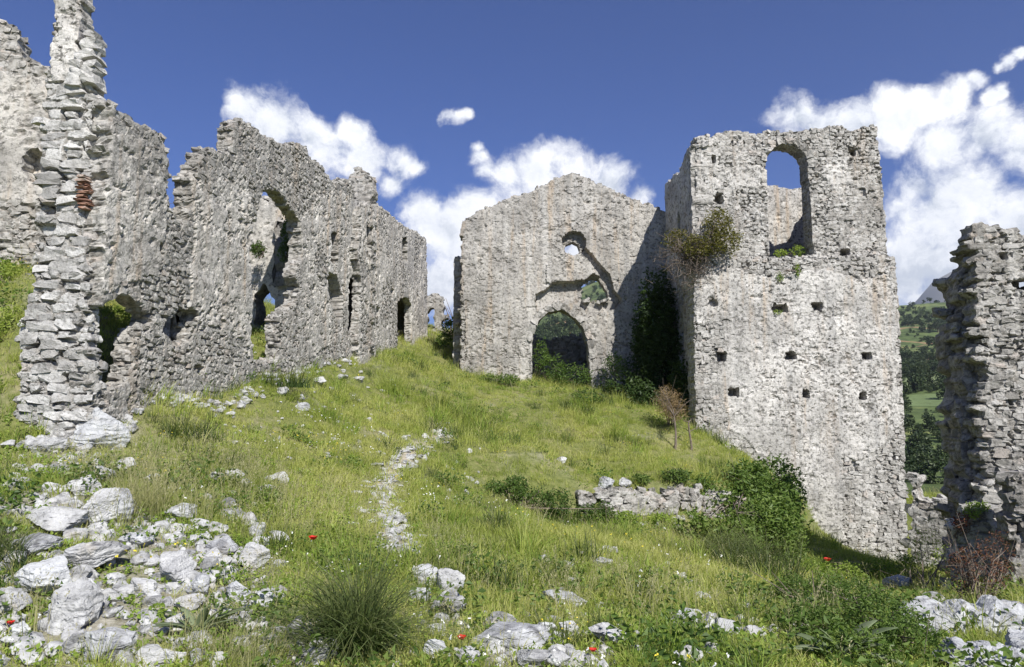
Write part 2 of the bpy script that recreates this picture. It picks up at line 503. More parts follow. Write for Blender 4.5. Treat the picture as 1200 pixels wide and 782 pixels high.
# distant hillsides: scrub, meadows, and a track of bare earth
f1 = noise_node(nt, tc, 0.018, 8, 0.65)
f2 = noise_node(nt, tc, 0.12, 6, 0.7)
far_c = ramp(nt, math_node(nt, 'ADD', math_node(nt, 'MULTIPLY', f1, 0.55), math_node(nt, 'MULTIPLY', f2, 0.45)),
             [(0.40, (0.035, 0.052, 0.018)), (0.50, (0.09, 0.125, 0.040)), (0.60, (0.18, 0.20, 0.075))])
f3 = noise_node(nt, tc, 0.35, 5, 0.7)
dn_ = math_node(nt, 'SQRT', math_node(nt, 'ADD', math_node(nt, 'POWER', sp.outputs[0], 2.0), math_node(nt, 'POWER', sp.outputs[1], 2.0)))
def band(lo, hi, soft):
    a = smooth(nt, dn_, lo - soft, lo); c = smooth(nt, dn_, hi + soft, hi)
    return math_node(nt, 'MULTIPLY', a, c)
far_c = mix_col(nt, math_node(nt, 'MULTIPLY', band(236, 258, 1.5), .7), far_c, (0.15, 0.20, 0.085))
far_c = mix_col(nt, math_node(nt, 'MULTIPLY', band(276, 305, 1.5), .8), far_c, (0.21, 0.25, 0.12))
trk = noise_node(nt, tc, 0.012, 2, 0.4)
tl = smooth(nt, math_node(nt, 'ABSOLUTE', math_node(nt, 'SUBTRACT', trk, 0.5)), 0.012, 0.004)
far_c = mix_col(nt, math_node(nt, 'MULTIPLY', tl, band(330, 700, 10)), far_c, (0.28, 0.17, 0.10))
far_c = mix_col(nt, math_node(nt, 'MULTIPLY', smooth(nt, f3, .50, .62), .45), far_c, (0.07, 0.09, 0.03))
rocky = smooth(nt, dn_, 1300, 1800)
far_c = mix_col(nt, rocky, far_c, (0.17, 0.17, 0.16))
gc = mix_col(nt, smooth(nt, dn_, 40, 90), near_c, far_c)
nt.links.new(gc, b.inputs['Base Color'])
bump(nt, b, g2, 0.9, 0.05)
ground = link('ground', me, m)
tag(ground, 'sloping hilltop ground falling away to far green hillsides', None, None, 'structure')

# ------------------------------------------------------------------ stone shapes
_ico = {}
def ico(sub):
    if sub not in _ico:
        bm = bmesh.new(); bmesh.ops.create_icosphere(bm, subdivisions=sub, radius=1.0)
        v = np.array([x.co[:] for x in bm.verts]); f = np.array([[q.index for q in p.verts] for p in bm.faces]); bm.free()
        _ico[sub] = (v, f)
    return _ico[sub]

def rock_verts(seed, sub, nplanes=14, rough=0.05, squash=(1, 1, 1), sharp=1.0, fine=0.0):
    rng = np.random.RandomState(seed)
    v, f = ico(sub)
    nrm = rng.normal(size=(nplanes, 3)); nrm /= np.linalg.norm(nrm, axis=1)[:, None]
    dd = 0.62 + 0.38 * rng.rand(nplanes)
    dots = v @ nrm.T
    r = np.where(dots > 0.05, dd[None, :] / np.maximum(dots, 0.05), 9)
    r = np.minimum(r.min(1), 1.25)
    p = v * r[:, None]
    n = fbm(p[:, 0] * 1.6 + seed, p[:, 1] * 1.6, p[:, 2] * 1.6, 4, seed)
    p = p * (1 + rough * n)[:, None]
    if fine > 0:
        # bedding cracks
        cr = fbm(p[:, 0] * 1.2 + seed, p[:, 1] * 1.2, p[:, 2] * 5.5, 4, seed + 7)
        p = p * (1 - fine * np.exp(-(cr / 0.06) ** 2) + 0.5 * fine * fbm(p[:, 0] * 7, p[:, 1] * 7, p[:, 2] * 7, 3, seed + 3))[:, None]
    p *= np.array(squash)[None, :]
    return p, f

def block_verts(seed, j=0.13):
    """a squared rubble block, 24 quads (48 triangles), about 1 x 1 x 1, x width, y depth, z height"""
    rng = np.random.RandomState(seed)
    pts = {}; vs = []; qs = []
    slx, slz = rng.uniform(-.16, .16, 2)
    def vid(i, k, l):
        key = (i, k, l)
        if key not in pts:
            p = np.array([i - 1, k - 1, l - 1], float)
            n = np.abs(p).sum()
            if n >= 3: p *= rng.uniform(0.74, 1.0)
            elif n == 2: p *= rng.uniform(0.84, 1.0)
            else: p *= rng.uniform(0.92, 1.06)
            p = p * 0.5 + rng.uniform(-j, j, 3) * 0.5
            if k == 0: p[1] = -0.5 + rng.uniform(-.03, .07) * (1 + 1.2 * (n >= 3)) + .6 * slx * p[0] + .6 * slz * p[2]
            pts[key] = len(vs); vs.append(p)
        return pts[key]
    for ax in range(3):
        for side in (0, 2):
            for a in (0, 1):
                for c in (0, 1):
                    cor = []
                    for (da, dc) in ((0, 0), (1, 0), (1, 1), (0, 1)):
                        t = [0, 0, 0]; t[ax] = side; t[(ax + 1) % 3] = a + da; t[(ax + 2) % 3] = c + dc
                        cor.append(vid(*t))
                    if side == 0: cor = cor[::-1]
                    qs.append(cor)
    return np.array(vs), np.array(qs)
BLK = [block_verts(s, 0.21) for s in range(20)]
blk_mesh = {}
def block_mesh(mat, k):
    key = (mat.name, k)
    if key not in blk_mesh:
        v, q = BLK[k]
        me = mesh_np('stone_block', v, quads=q); me.materials.append(mat)
        blk_mesh[key] = me
    return blk_mesh[key]

def basis(ux, n):
    """matrix whose columns are wall direction u, inward -n, up z"""
    u = Vector((ux[0], ux[1], 0)); nn = Vector((n[0], n[1], 0))
    return Matrix(((u.x, -nn.x, 0), (u.y, -nn.y, 0), (0, 0, 1)))

# ------------------------------------------------------------------ ruined masonry wall
def stone_cells(U, Z, sw, sh, seed):
    """anisotropic jittered cells: returns F1, F2, id, centre u, centre z"""
    wu = U + 0.30 * sw * fbm(U / sw * 0.5, Z / sh * 0.5, 0, 2, seed + 50)
    wz = Z + 0.45 * sh * fbm(U / sw * 0.35, Z / sh * 0.35, 3, 2, seed + 51)
    a = wu / sw; c = wz / sh
    ic = np.floor(c)
    F1 = np.full(U.shape, 9.0); F2 = np.full(U.shape, 9.0)
    cid = np.zeros(U.shape, np.int64); cu = np.zeros(U.shape); cz = np.zeros(U.shape)
    for dj in (-1, 0, 1):
        row = ic + dj
        off = _h(row, row * 0, row * 0, seed + 1)
        aa = a + off
        ia = np.floor(aa)
        for di in (-1, 0, 1):
            col = ia + di
            jx = 0.15 + 0.7 * _h(col, row, row * 0, seed + 2); jy = 0.2 + 0.6 * _h(col, row, row * 0, seed + 3)
            px = col + jx; py = row + jy
            big = 0.16 * _h(col, row, row * 0, seed + 4)
            d = np.maximum(np.abs(aa - px), 0) ** 2.4 + np.abs(c - py) ** 2.4
            d = d ** (1 / 2.4) - big
            new = d < F1
            F2 = np.where(new, F1, np.minimum(F2, d))
            cid = np.where(new, (col * 7919 + row * 104729).astype(np.int64), cid)
            cu = np.where(new, (px - off) * sw, cu); cz = np.where(new, py * sh, cz)
            F1 = np.where(new, d, F1)
    return F1, F2, cid, cu, cz

class Wall:
    def __init__(self, P0, P1, away=False):
        self.P0 = np.array(P0[:2], float); P1 = np.array(P1[:2], float)
        d = P1 - self.P0; self.u = d / np.linalg.norm(d)
        n = np.array([self.u[1], -self.u[0]])
        if np.dot(n, -self.P0) < 0: n = -n
        if away: n = -n
        self.n = n
    def uz(self, px, py):
        d = pxdir(px, py)
        t = np.dot(self.P0, self.n) / np.dot(d[:2], self.n)
        p = d * t
        return (float(np.dot(p[:2] - self.P0, self.u)), float(p[2]))
    def poly(self, pts):
        return [self.uz(*p) for p in pts]
    def pt(self, u, z, depth=0.0):
        p = self.P0 + self.u * u - self.n * depth
        return Vector((p[0], p[1], z))

def build_wall(W, root, name, mat, outline, holes=(), recess=(), thick=0.6, cell=0.05, sw=0.26, sh=0.13,
               relief=0.025, joint=0.035, seed=1, rag=0.6, plaster=None, n_stones=300, n_fill=1500, top_stones=0.5,
               coarse=None, stone_scale=1.0, rough_back=True, min_z=None, edge_noise=0.03, stone_name='stone', side=0.55, putlogs=(), proud=0.0):
    rng = np.random.RandomState(seed)
    O = np.array(outline)
    u0, u1 = O[:, 0].min() - 0.3, O[:, 0].max() + 0.3
    z0, z1 = O[:, 1].min() - 0.1, O[:, 1].max() + 0.3
    if min_z is not None: z0 = max(z0, min_z)
    nu = int((u1 - u0) / cell) + 1; nz = int((z1 - z0) / cell) + 1
    cu = u0 + (np.arange(nu) + 0.5) * cell; cz = z0 + (np.arange(nz) + 0.5) * cell
    CU, CZ = np.meshgrid(cu, cz)
    _, _, _, scu, scz = stone_cells(CU, CZ, sw, sh, seed)
    TU = CU * (1 - rag) + scu * rag; TZ = CZ * (1 - rag) + scz * rag
    TU = TU + edge_noise * fbm(CU * 4, CZ * 4, 0, 2, seed + 5); TZ = TZ + edge_noise * fbm(CU * 4, CZ * 4, 9, 2, seed + 6)
    def keep_at(a, c, a2=None, c2=None):
        k = inpoly(outline, a, c)
        for h in holes:
            if isinstance(h, tuple) and h[0] == 'sharp':
                k &= ~inpoly(h[1], a if a2 is None else a2, c if c2 is None else c2)
            else:
                k &= ~inpoly(h, a, c)
        return k
    # sharp holes use the unwarped test point, with a little wear
    SU = CU + 0.5 * edge_noise * fbm(CU * 3, CZ * 3, 0, 2, seed + 7); SZ = CZ + 0.5 * edge_noise * fbm(CU * 3, CZ * 3, 5, 2, seed + 8)
    keep = keep_at(TU, TZ, SU, SZ)
    # remove lone cells
    kp = np.pad(keep, 1)
    nb = kp[:-2, 1:-1].astype(int) + kp[2:, 1:-1] + kp[1:-1, :-2] + kp[1:-1, 2:]
    keep &= nb >= 2
    kj, ki = np.nonzero(keep)
    NU, NZn = nu + 1, nz + 1
    nid = lambda j, i: j * NU + i
    c00, c10, c11, c01 = nid(kj, ki), nid(kj, ki + 1), nid(kj + 1, ki + 1), nid(kj + 1, ki)
    used = np.unique(np.concatenate([c00, c10, c11, c01]))
    remap = np.full(NU * NZn, -1, np.int64); remap[used] = np.arange(len(used))
    vj, vi = used // NU, used % NU
    VU = u0 + vi * cell; VZ = z0 + vj * cell
    n = len(used)
    # interior jitter breaks up the grid
    VU = VU + rng.uniform(-.3, .3, n) * cell; VZ = VZ + rng.uniform(-.3, .3, n) * cell
    # boundary edges, oriented with the solid on their left
    kp = np.pad(keep, 1)
    E = []
    down = keep & ~kp[:-2, 1:-1]; j, i = np.nonzero(down); E.append(np.stack([nid(j, i), nid(j, i + 1)], 1))
    up = keep & ~kp[2:, 1:-1]; j, i = np.nonzero(up); E.append(np.stack([nid(j + 1, i + 1), nid(j + 1, i)], 1))
    lf = keep & ~kp[1:-1, :-2]; j, i = np.nonzero(lf); E.append(np.stack([nid(j + 1, i), nid(j, i)], 1))
    rt = keep & ~kp[1:-1, 2:]; j, i = np.nonzero(rt); E.append(np.stack([nid(j, i + 1), nid(j + 1, i + 1)], 1))
    E = remap[np.concatenate(E)]
    isb = np.zeros(n, bool); isb[E.ravel()] = True
    for _ in range(2):
        su = np.zeros(n); sz = np.zeros(n); ct = np.zeros(n)
        for a, c in ((0, 1), (1, 0)):
            np.add.at(su, E[:, a], VU[E[:, c]]); np.add.at(sz, E[:, a], VZ[E[:, c]]); np.add.at(ct, E[:, a], 1)
        k = ct > 0
        VU[k] = 0.5 * VU[k] + 0.5 * su[k] / ct[k]; VZ[k] = 0.5 * VZ[k] + 0.5 * sz[k] / ct[k]
    F1, F2, cid, ccu, ccz = stone_cells(VU, VZ, sw, sh, seed)
    rh = lambda s: _h(cid, cid * 0, cid * 0, seed + s)
    gap = F2 - F1
    body = sstep(0.02, 0.20, gap)
    jfill = 0.22 + 1.15 * sstep(-0.05, 0.45, fbm(VU * 1.3, VZ * 1.3, 0, 2, seed + 40) * .7 + .9 * fbm(VU * 7, VZ * 7, 0, 2, seed + 41))
    tiltu = (rh(11) - .5) * 1.0; tiltz = (rh(12) - .5) * 1.2
    local = np.clip(tiltu * (VU - ccu) / sw + tiltz * (VZ - ccz) / sh, -0.6, 0.6)
    missing = rh(13) > 0.93
    D = relief * ((rh(10) - .5) * 1.0 + local * .8) * sstep(-.5, .5, jfill - .35 + local * 0) - joint * jfill * (1 - body) - missing * joint * 1.0
    D = D + 0.011 * fbm(VU * 10, VZ * 12, 0, 3, seed + 14, 0.8) + 0.035 * fbm(VU * .6, VZ * .6, 0, 3, seed + 15)
    pl = np.zeros(n)
    if plaster is not None:
        pl = np.clip(plaster(VU, VZ), 0, 1)
        pitm = sstep(0.30, 0.62, fbm(VU * 5.5, VZ * 7.5, 0, 4, seed + 16))
        PD = 0.018 + 0.022 * fbm(VU * 3, VZ * 3, 2, 4, seed + 17) + 0.012 * fbm(VU * 9, VZ * 11, 2, 3, seed + 27, .8) - 0.04 * pitm + 0.13 * D
        pe = sstep(0.35, 0.65, pl)
        D = D * (1 - pe) + PD * pe
    mort = (1 - body) * (1 - pl)
    pits = sstep(0.14, 0.34, fbm(VU * 7.0, VZ * 9.5, 0, 4, seed + 60, .7)) * sstep(-.35, .25, fbm(VU * .8, VZ * .8, 0, 3, seed + 61))
    D = D - 0.06 * pits * (1 - .45 * pl)
    for (rp, dep) in recess:
        D = np.where(inpoly(rp, VU + .02 * fbm(VU * 6, VZ * 6, 1, 2, seed), VZ + .02 * fbm(VU * 6, VZ * 6, 8, 2, seed)), D - dep, D)
    for (pu, pz, pw, ph, dep) in putlogs:
        wu_ = VU - pu + .05 * fbm(VU * 6 + pu, VZ * 6, pz, 2, seed + 90); wz_ = VZ - pz + .05 * fbm(VU * 6, VZ * 6 + pz, 4 + pu, 2, seed + 91)
        D = np.where((np.abs(wu_) < pw / 2) & (np.abs(wz_) < ph / 2), -dep, D)
    D = np.where(isb, D - 0.008, D)
    base = W.P0[None, :] + W.u[None, :] * VU[:, None]
    fr = np.concatenate([base + W.n[None, :] * D[:, None], VZ[:, None]], 1)
    DB = -thick - 0.6 * relief * (rh(20) - .5) - 0.03 * fbm(VU * 3, VZ * 3, 4, 3, seed + 18) + joint * .7 * (1 - body)
    bk = np.concatenate([base + W.n[None, :] * DB[:, None], VZ[:, None]], 1)
    tone = rh(30)
    # side strips
    ns = max(2, int(round(thick / (cell * 2.2))))
    bnodes = np.nonzero(isb)[0]; nb_ = len(bnodes)
    bmap = np.full(n, -1, np.int64); bmap[bnodes] = np.arange(nb_)
    # outward in-plane normals
    onu = np.zeros(n); onz = np.zeros(n)
    eu = VU[E[:, 1]] - VU[E[:, 0]]; ez = VZ[E[:, 1]] - VZ[E[:, 0]]
    for a in (0, 1):
        np.add.at(onu, E[:, a], ez); np.add.at(onz, E[:, a], -eu)
    L = np.hypot(onu, onz) + 1e-9; onu /= L; onz /= L
    verts = [fr, bk]; tones = [tone, tone]; pls = [pl, pl * 0]; morts = [mort, mort]
    layer_idx = [np.arange(n)[bnodes]]
    cnt = 2 * n
    for k in range(1, ns):
        f = k / ns
        dep = D[bnodes] * (1 - f) + DB[bnodes] * f
        bu, bz = VU[bnodes], VZ[bnodes]
        sd = bu * W.u[0] * 3 + dep * 3
        q1, q2, qid, _, _ = stone_cells(dep + 7.7 + bu * 0.6, bz + bu * .25, sw * .9, sh, seed + 70)
        dis = side * 0.04 * fbm(bu * 5, bz * 5, dep * 5, 3, seed + 19) + side * relief * (_h(qid, qid * 0, qid * 0, seed + 71) - .35) * 1.2 - side * joint * 1.2 * (1 - sstep(.02, .24, q2 - q1))
        pu = bu + onu[bnodes] * dis; pz = bz + onz[bnodes] * dis
        bs = W.P0[None, :] + W.u[None, :] * pu[:, None] + W.n[None, :] * dep[:, None]
        verts.append(np.concatenate([bs, pz[:, None]], 1))
        tones.append(_h(qid, qid * 0, qid * 0, seed + 72)); pls.append(np.zeros(nb_)); morts.append(1 - sstep(.02, .24, q2 - q1))
        layer_idx.append(cnt + np.arange(nb_)); cnt += nb_
    layer_idx.append(n + bnodes)
    V = np.concatenate(verts)
    fq = remap[np.stack([c00, c10, c11, c01], 1)]
    # orientation: is u x z == n ?  cross(u,z) = (uy,-ux)
    same = np.dot(np.array([W.u[1], -W.u[0]]), W.n) > 0
    quads = [fq if same else fq[:, ::-1], (fq[:, ::-1] if same else fq) + n]
    e0, e1 = bmap[E[:, 0]], bmap[E[:, 1]]
    for k in range(ns):
        A, B = layer_idx[k], layer_idx[k + 1]
        q = np.stack([A[e0], B[e0], B[e1], A[e1]], 1)
        quads.append(q if same else q[:, ::-1])
    Q = np.concatenate(quads)
    me = mesh_np(name, V, quads=Q, attrs={'pit': np.concatenate([pits] + [np.zeros(len(t)) for t in tones[1:]]), 'tone': np.concatenate(tones), 'plaster': np.concatenate(pls), 'mortar': np.concatenate(morts)})
    o = link(name, me, mat, root)
    # ---- single stones: the proudest cells become pieces of their own
    ucid, first = np.unique(cid, return_index=True)
    su_, sz_ = ccu[first], ccz[first]
    ok = keep_at(su_, sz_)
    for du_, dz_ in ((-.42, 0), (.42, 0), (0, .4), (0, -.4)): ok &= keep_at(su_ + du_ * sw, sz_ + dz_ * sh)
    if plaster is not None: ok &= plaster(su_, sz_) < 0.45
    for (pu, pz, pw, ph, dep) in putlogs:
        ok &= ~((np.abs(su_ - pu) < pw / 2 + sw * .5) & (np.abs(sz_ - pz) < ph / 2 + sh * .5))
    for r_ in recess: ok &= ~inpoly(r_[0], su_, sz_)
    for h in list(holes) + [r[0] for r in recess]:
        hp = h[1] if (isinstance(h, tuple) and h[0] == 'sharp') else h
        hp = np.array(hp)
        for t in range(len(hp)):   # stay off hole rims
            a, c = hp[t], hp[(t + 1) % len(hp)]
            L2 = ((c - a) ** 2).sum() + 1e-9
            tt = np.clip(((su_ - a[0]) * (c[0] - a[0]) + (sz_ - a[1]) * (c[1] - a[1])) / L2, 0, 1)
            ok &= np.hypot(su_ - a[0] - tt * (c[0] - a[0]), sz_ - a[1] - tt * (c[1] - a[1])) > sw * 0.45
    su_, sz_ = su_[ok], sz_[ok]
    size = rng.rand(len(su_)) * 0.6
    if coarse is not None: size = size + 2 * coarse(su_, sz_)
    # weigh by how large it shows in the photograph
    wx = W.P0[0] + W.u[0] * su_; wy = W.P0[1] + W.u[1] * su_
    size = size + 4.0 / np.maximum(wy, 1)
    gzz = ground_h(wx, wy)
    vis = (sz_ > gzz - 0.05)
    order = np.argsort(-(size + 5 * vis))
    order = order[vis[order]]
    Bm = basis(W.u, W.n)
    sel = order[:n_stones]
    items = [(su_[q], sz_[q], None) for q in sel]
    # crest stones, lying loose along the broken top
    crest = []
    if top_stones > 0:
        upm = (onz[bnodes] > 0.6)
        cand = bnodes[upm]
        step = max(1, int(sw * 0.9 / cell))
        for q in cand[np.argsort(VU[cand])][::step]:
            if VZ[q] < ground_h(np.array([base[q, 0]]), np.array([base[q, 1]]))[0]: continue
            for dd in np.arange(sw * 0.3, thick, sw * 0.75):
                if rng.rand() < top_stones:
                    crest.append((VU[q] + rng.uniform(-.2, .2) * sw, VZ[q] + sh * rng.uniform(-0.35, 0.2), min(max(dd, sw * .45), max(thick - sw * .45, sw * .45))))
    rng.shuffle(crest)
    n_cr = min(len(crest), max(0, 296 - len(items)), 130)
    items += crest[:n_cr]
    coarse_f = coarse if coarse is not None else (lambda a, c: a * 0)
    for (a, c, dep) in items:
        k = rng.randint(len(BLK))
        so = bpy.data.objects.new(stone_name, block_mesh(mat, k))
        COL.objects.link(so); so.parent = root
        cf = float(coarse_f(np.array([a]), np.array([c]))[0]) if dep is None else 0
        s = stone_scale * rng.uniform(0.55, 1.15) * (1 + 0.25 * cf)
        S = Vector((sw * s * rng.uniform(.6, 1.2), max(0.10, sw * 0.8), sh * s * rng.uniform(.75, 1.2)))
        if dep is None:
            dep = S.y * 0.5 - proud - rng.uniform(-0.012, 0.014)
            rot = Matrix.Rotation(rng.normal() * .07, 3, 'Y') @ Matrix.Rotation(rng.normal() * .06, 3, 'Z')
        else:
            rot = Matrix.Rotation(rng.normal() * .2, 3, 'Y') @ Matrix.Rotation(rng.normal() * .4, 3, 'Z') @ Matrix.Rotation(rng.normal() * .15, 3, 'X')
        p = W.pt(a, c, dep)
        mw = Matrix.Translation(p) @ (Bm @ rot).to_4x4() @ Matrix.Diagonal((*S, 1))
        so.matrix_parent_inverse = Matrix.Translation(-root.location)
        so.matrix_basis = mw
    # the remaining stones, one mass
    rest = [(su_[q], sz_[q], None) for q in order[n_stones:n_stones + n_fill]] + crest[n_cr:]
    if rest:
        vs = []; qs = []; ts = []; off = 0
        for (a, c, dep) in rest:
            v, q = BLK[rng.randint(len(BLK))]
            s = stone_scale * rng.uniform(0.6, 1.0)
            S = np.array([sw * s * rng.uniform(.6, 1.2), max(.1, sw * .8), sh * s * rng.uniform(.8, 1.15)])
            if dep is None: dep = S[1] * .5 - proud - rng.uniform(-0.015, 0.010); R = np.array((Bm @ Matrix.Rotation(rng.normal() * .07, 3, 'Y') @ Matrix.Rotation(rng.normal() * .06, 3, 'Z')))
            else: R = np.array((Bm @ Matrix.Rotation(rng.normal() * .3, 3, 'Y') @ Matrix.Rotation(rng.normal() * .6, 3, 'Z')))
            p = np.array(W.pt(a, c, dep))
            vs.append((v * S) @ R.T + p); qs.append(q + off); off += len(v); ts.append(np.full(len(v), rng.rand()))
        me = mesh_np('small_stones', np.concatenate(vs), quads=np.concatenate(qs), attrs={'tone': np.concatenate(ts)})
        r = link('small_stones', me, mat, root); r['kind'] = 'stuff'
    return o

def noise_plaster(polys, seed, scale=1.0, thr=0.0, amp=0.5):
    """plaster survives inside polys [(poly, strength)] with ragged noisy borders"""
    def fn(u, z):
        n = fbm(u * 0.9 * scale, z * 0.9 * scale, 0, 5, seed, 0.6)
        r = np.full(np.shape(u), -1.0)
        for poly, st in polys:
            uu = u + 0.35 * fbm(u * 1.1, z * 1.1, 0, 4, seed + 3); zz = z + 0.35 * fbm(u * 1.1, z * 1.1, 7, 4, seed + 4)
            r = np.where(inpoly(poly, uu, zz), np.maximum(r, st), r)
        return sstep(thr - 0.12, thr + 0.12, r + amp * n)
    return fn

# ================================================================== STRUCTURES
def V2(p): return (p[0], p[1])

# ---------------- long ruined wall on the left, near part
A_ = np.array([-5.19, 9.02]); B_ = np.array([-3.35, 28.0])
LW = Wall(A_, B_)
root = empty('ruined_house_wall', (A_[0], A_[1], gz(*A_)), 'long roofless rubble wall on the left with an arched doorway and one huge ragged opening', 'wall')
out1 = LW.poly([(100,97),(112,97),(117,100),(134,116),(138,131),(152,137),(160,143),(180,153),(193,157),(196,180),(201,200),(200,236),(206,246),(212,262),(223,262),(225,208),
                (232,196),(239,180),(254,178),(269,182),(273,165),(273,147),(286,143),(300,151),(306,158),(317,163),(330,170),(341,171),(360,172),(363,184),(378,195),(381,203),(390,212),(393,220),
                (397,211),(413,213),(416,235),(419,246),(421,300),(421,440),(300,520),(220,560),(100,640)])
out1 = [(max(u, 0.02), z) for u, z in out1]
big = LW.poly([(313,221),(330,228),(341,243),(352,260),(354,282),(352,304),(346,321),(352,339),(347,356),(334,367),(326,373),(328,405),(326,425),(297,425),(295,378),(296,347),(294,304),(296,278),(300,255),(304,240)])
arch1 = LW.poly([(133,347),(143,344),(158,349),(172,362),(179,371),(177,383),(160,390),(153,408),(152,450),(118,460),(115,419),(115,383),(118,362)])
win1 = LW.poly([(200,374),(211,365),(233,365),(229,383),(218,405),(211,408),(193,394),(195,380)])
slot1 = LW.poly([(389,271),(395,272),(396,310),(388,310)])
gapd = LW.poly([(409,326),(416,318),(423,318),(424,391),(408,391)])
rec1 = LW.poly([(385,320),(394,322),(401,345),(402,374),(395,372),(388,358),(384,340)])
def coarse1(u, z):
    return sstep(1.1, 0.0, z - (0.12 + 0.13 * u)) * 0.9 + 0.9 * sstep(0.5, 0.62, 0.5 + 0.5 * fbm(u * .7, z * .7, 0, 3, 31)) + 1.0 * (z > 3.3)
pl1 = noise_plaster([(LW.poly([(300,280),(400,225),(418,240),(418,400),(360,420),(350,300)]), 0.32), (LW.poly([(228,205),(290,185),(296,410),(225,370)]), 0.34), (LW.poly([(110,150),(190,160),(190,330),(112,330)]), 0.26)], 301, thr=0.22, amp=0.8)
build_wall(LW, root, 'masonry', M['rubble'], out1, holes=[big, arch1, win1, slot1, gapd], recess=[(rec1, 0.32)], thick=0.30, cell=0.030, sw=0.155, sh=0.082,
           relief=0.022, joint=0.04, seed=101, rag=0.6, plaster=pl1, n_stones=297, n_fill=1800, top_stones=0.8, coarse=coarse1, min_z=-0.8,
           putlogs=[(*LW.uz(190,291), .10, .17, .3), (*LW.uz(115,281), .09, .12, .25), (*LW.uz(368,337), .2, .14, .3), (*LW.uz(236,434), .12, .14, .25), (*LW.uz(247,366), .10, .13, .25)])

# vaulted chambers added behind the openings to keep them dark
def shade_room(W, root, ua, ub, za, zb, d0, d1, seed):
    rng = np.random.RandomState(seed)
    nu_, nd_, nz_ = 8, 5, 8
    V = []; Q = []
    def sheet(fn, a, b):
        off = len(V)
        for i in range(a + 1):
            for j in range(b + 1):
                p = fn(i / a, j / b); p = (p[0] + rng.normal() * .03, p[1] + rng.normal() * .03, p[2] + rng.normal() * .03)
                V.append(tuple(W.pt(*p)))
        for i in range(a):
            for j in range(b): Q.append([off + i * (b + 1) + j, off + (i + 1) * (b + 1) + j, off + (i + 1) * (b + 1) + j + 1, off + i * (b + 1) + j + 1])
    L = ub - ua; Hh = zb - za
    for th in (0, .22):                                   # inner and outer skin of the vault and walls
        sheet(lambda a, b: (ua - th + (L + 2 * th) * a, zb + th - .25 * Hh * (2 * a - 1) ** 2, d0 + (d1 + th - d0) * b), nu_, nd_)
        sheet(lambda a, b: (ua - th + (L + 2 * th) * a, za + (zb + th - .25 * Hh * (2 * a - 1) ** 2 - za) * b, d1 + th), nu_, nz_)
        sheet(lambda a, b: (ua - th, za + (zb + th - .25 * Hh - za) * b, d0 + (d1 + th - d0) * a), nd_, nz_)
        sheet(lambda a, b: (ub + th, za + (zb + th - .25 * Hh - za) * b, d0 + (d1 + th - d0) * a), nd_, nz_)
    link('shade_vault', mesh_np('shade_vault', V, quads=Q), M['dim'], root)
def shade_room_for(W, root, poly, thick, seed, du=1.2, deep=1.1):
    a = np.array(poly); shade_room(W, root, a[:, 0].min() - .25, a[:, 0].max() + du, a[:, 1].min() - .6, a[:, 1].max() + .25, thick - .04, thick + deep, seed)
_w = np.array(win1); shade_room(LW, root, _w[:, 0].min() + .75, _w[:, 0].max() + 1.0, _w[:, 1].min() - .5, _w[:, 1].max() + .25, .26, .62, 1); shade_room_for(LW, root, gapd, .30, 2, .5, .8); shade_room_for(LW, root, slot1, .30, 3, .4, .7)
# inner cross wall seen through the huge opening
IW = Wall((-9.0, 17.6), (-4.75, 17.0))
root = empty('inner_cross_wall', (-7, 17.3, gz(-7, 17.3)), 'broken inner wall seen through the huge ragged opening of the left ruin', 'wall')
o_in = IW.poly([(200,250),(262,262),(285,236),(300,232),(322,238),(336,252),(346,275),(352,330),(354,520),(200,520)])
h_in = IW.poly([(300,345),(306,332),(314,330),(318,345),(320,378),(300,384)])
build_wall(IW, root, 'masonry', M['rubble'], o_in, holes=[h_in], thick=0.5, cell=0.06, sw=0.24, sh=0.12, seed=141, n_stones=120, n_fill=200,
           plaster=noise_plaster([(o_in, 0.3)], 311), top_stones=0.6, min_z=0.5)

# ---------------- second house, far part of the left row
P2a = np.array([-3.95, 19.9]); P2b = np.array([-3.42, 28.3])
W2 = Wall(P2a, P2b)
V_T = 0.26
root = empty('ruined_house_wall', (P2a[0], P2a[1], gz(*P2a)), 'farther roofless rubble house at the end of the left row with a small arched door', 'building')
out2 = W2.poly([(423,246),(430,241),(441,239),(450,246),(458,252),(468,262),(480,270),(490,274),(500,281),(501,330),(501,460),(424,470),(421,400),(424,330),(420,300)])
door2 = W2.poly([(466,356),(469,350),(474,348),(479,350),(482,358),(482,412),(467,416)])
w2a = W2.poly([(471,278),(477,278),(478,308),(472,307)])
w2b = W2.poly([(430,264),(437,266),(437,306),(430,304)])
pl2 = noise_plaster([(W2.poly([(455,310),(485,300),(490,400),(460,400)]), 0.35), (out2, 0.22)], 321, thr=0.2, amp=0.8)
build_wall(W2, root, 'masonry', M['rubble'], out2, holes=[('sharp', door2), w2a, w2b], thick=V_T, cell=0.042, sw=0.18, sh=0.095, relief=.022, joint=.05, seed=151,
           plaster=pl2, n_stones=290, n_fill=900, top_stones=0.7, min_z=1.0, putlogs=[(*W2.uz(443,365), .3, .22, .3), (*W2.uz(460,343), .25, .2, .25), (*W2.uz(489,350), .25, .3, .25)])
shade_room_for(W2, root, door2, V_T, 4); shade_room_for(W2, root, w2a, V_T, 5, .7, .8); shade_room_for(W2, root, w2b, V_T, 6, .7, .8)
W2c = Wall(P2a + [-.02, 0.0], P2a + [-2.2, 0.25])
oc = [(0.0, 1.0), (0.0, 6.6), (0.4, 6.9), (0.9, 6.3), (1.5, 6.0), (2.2, 5.2), (2.2, 1.0)]
build_wall(W2c, root, 'end_masonry', M['rubble'], oc, thick=0.5, cell=0.06, sw=0.24, sh=0.11, seed=152, n_stones=60, n_fill=100, top_stones=0.6)
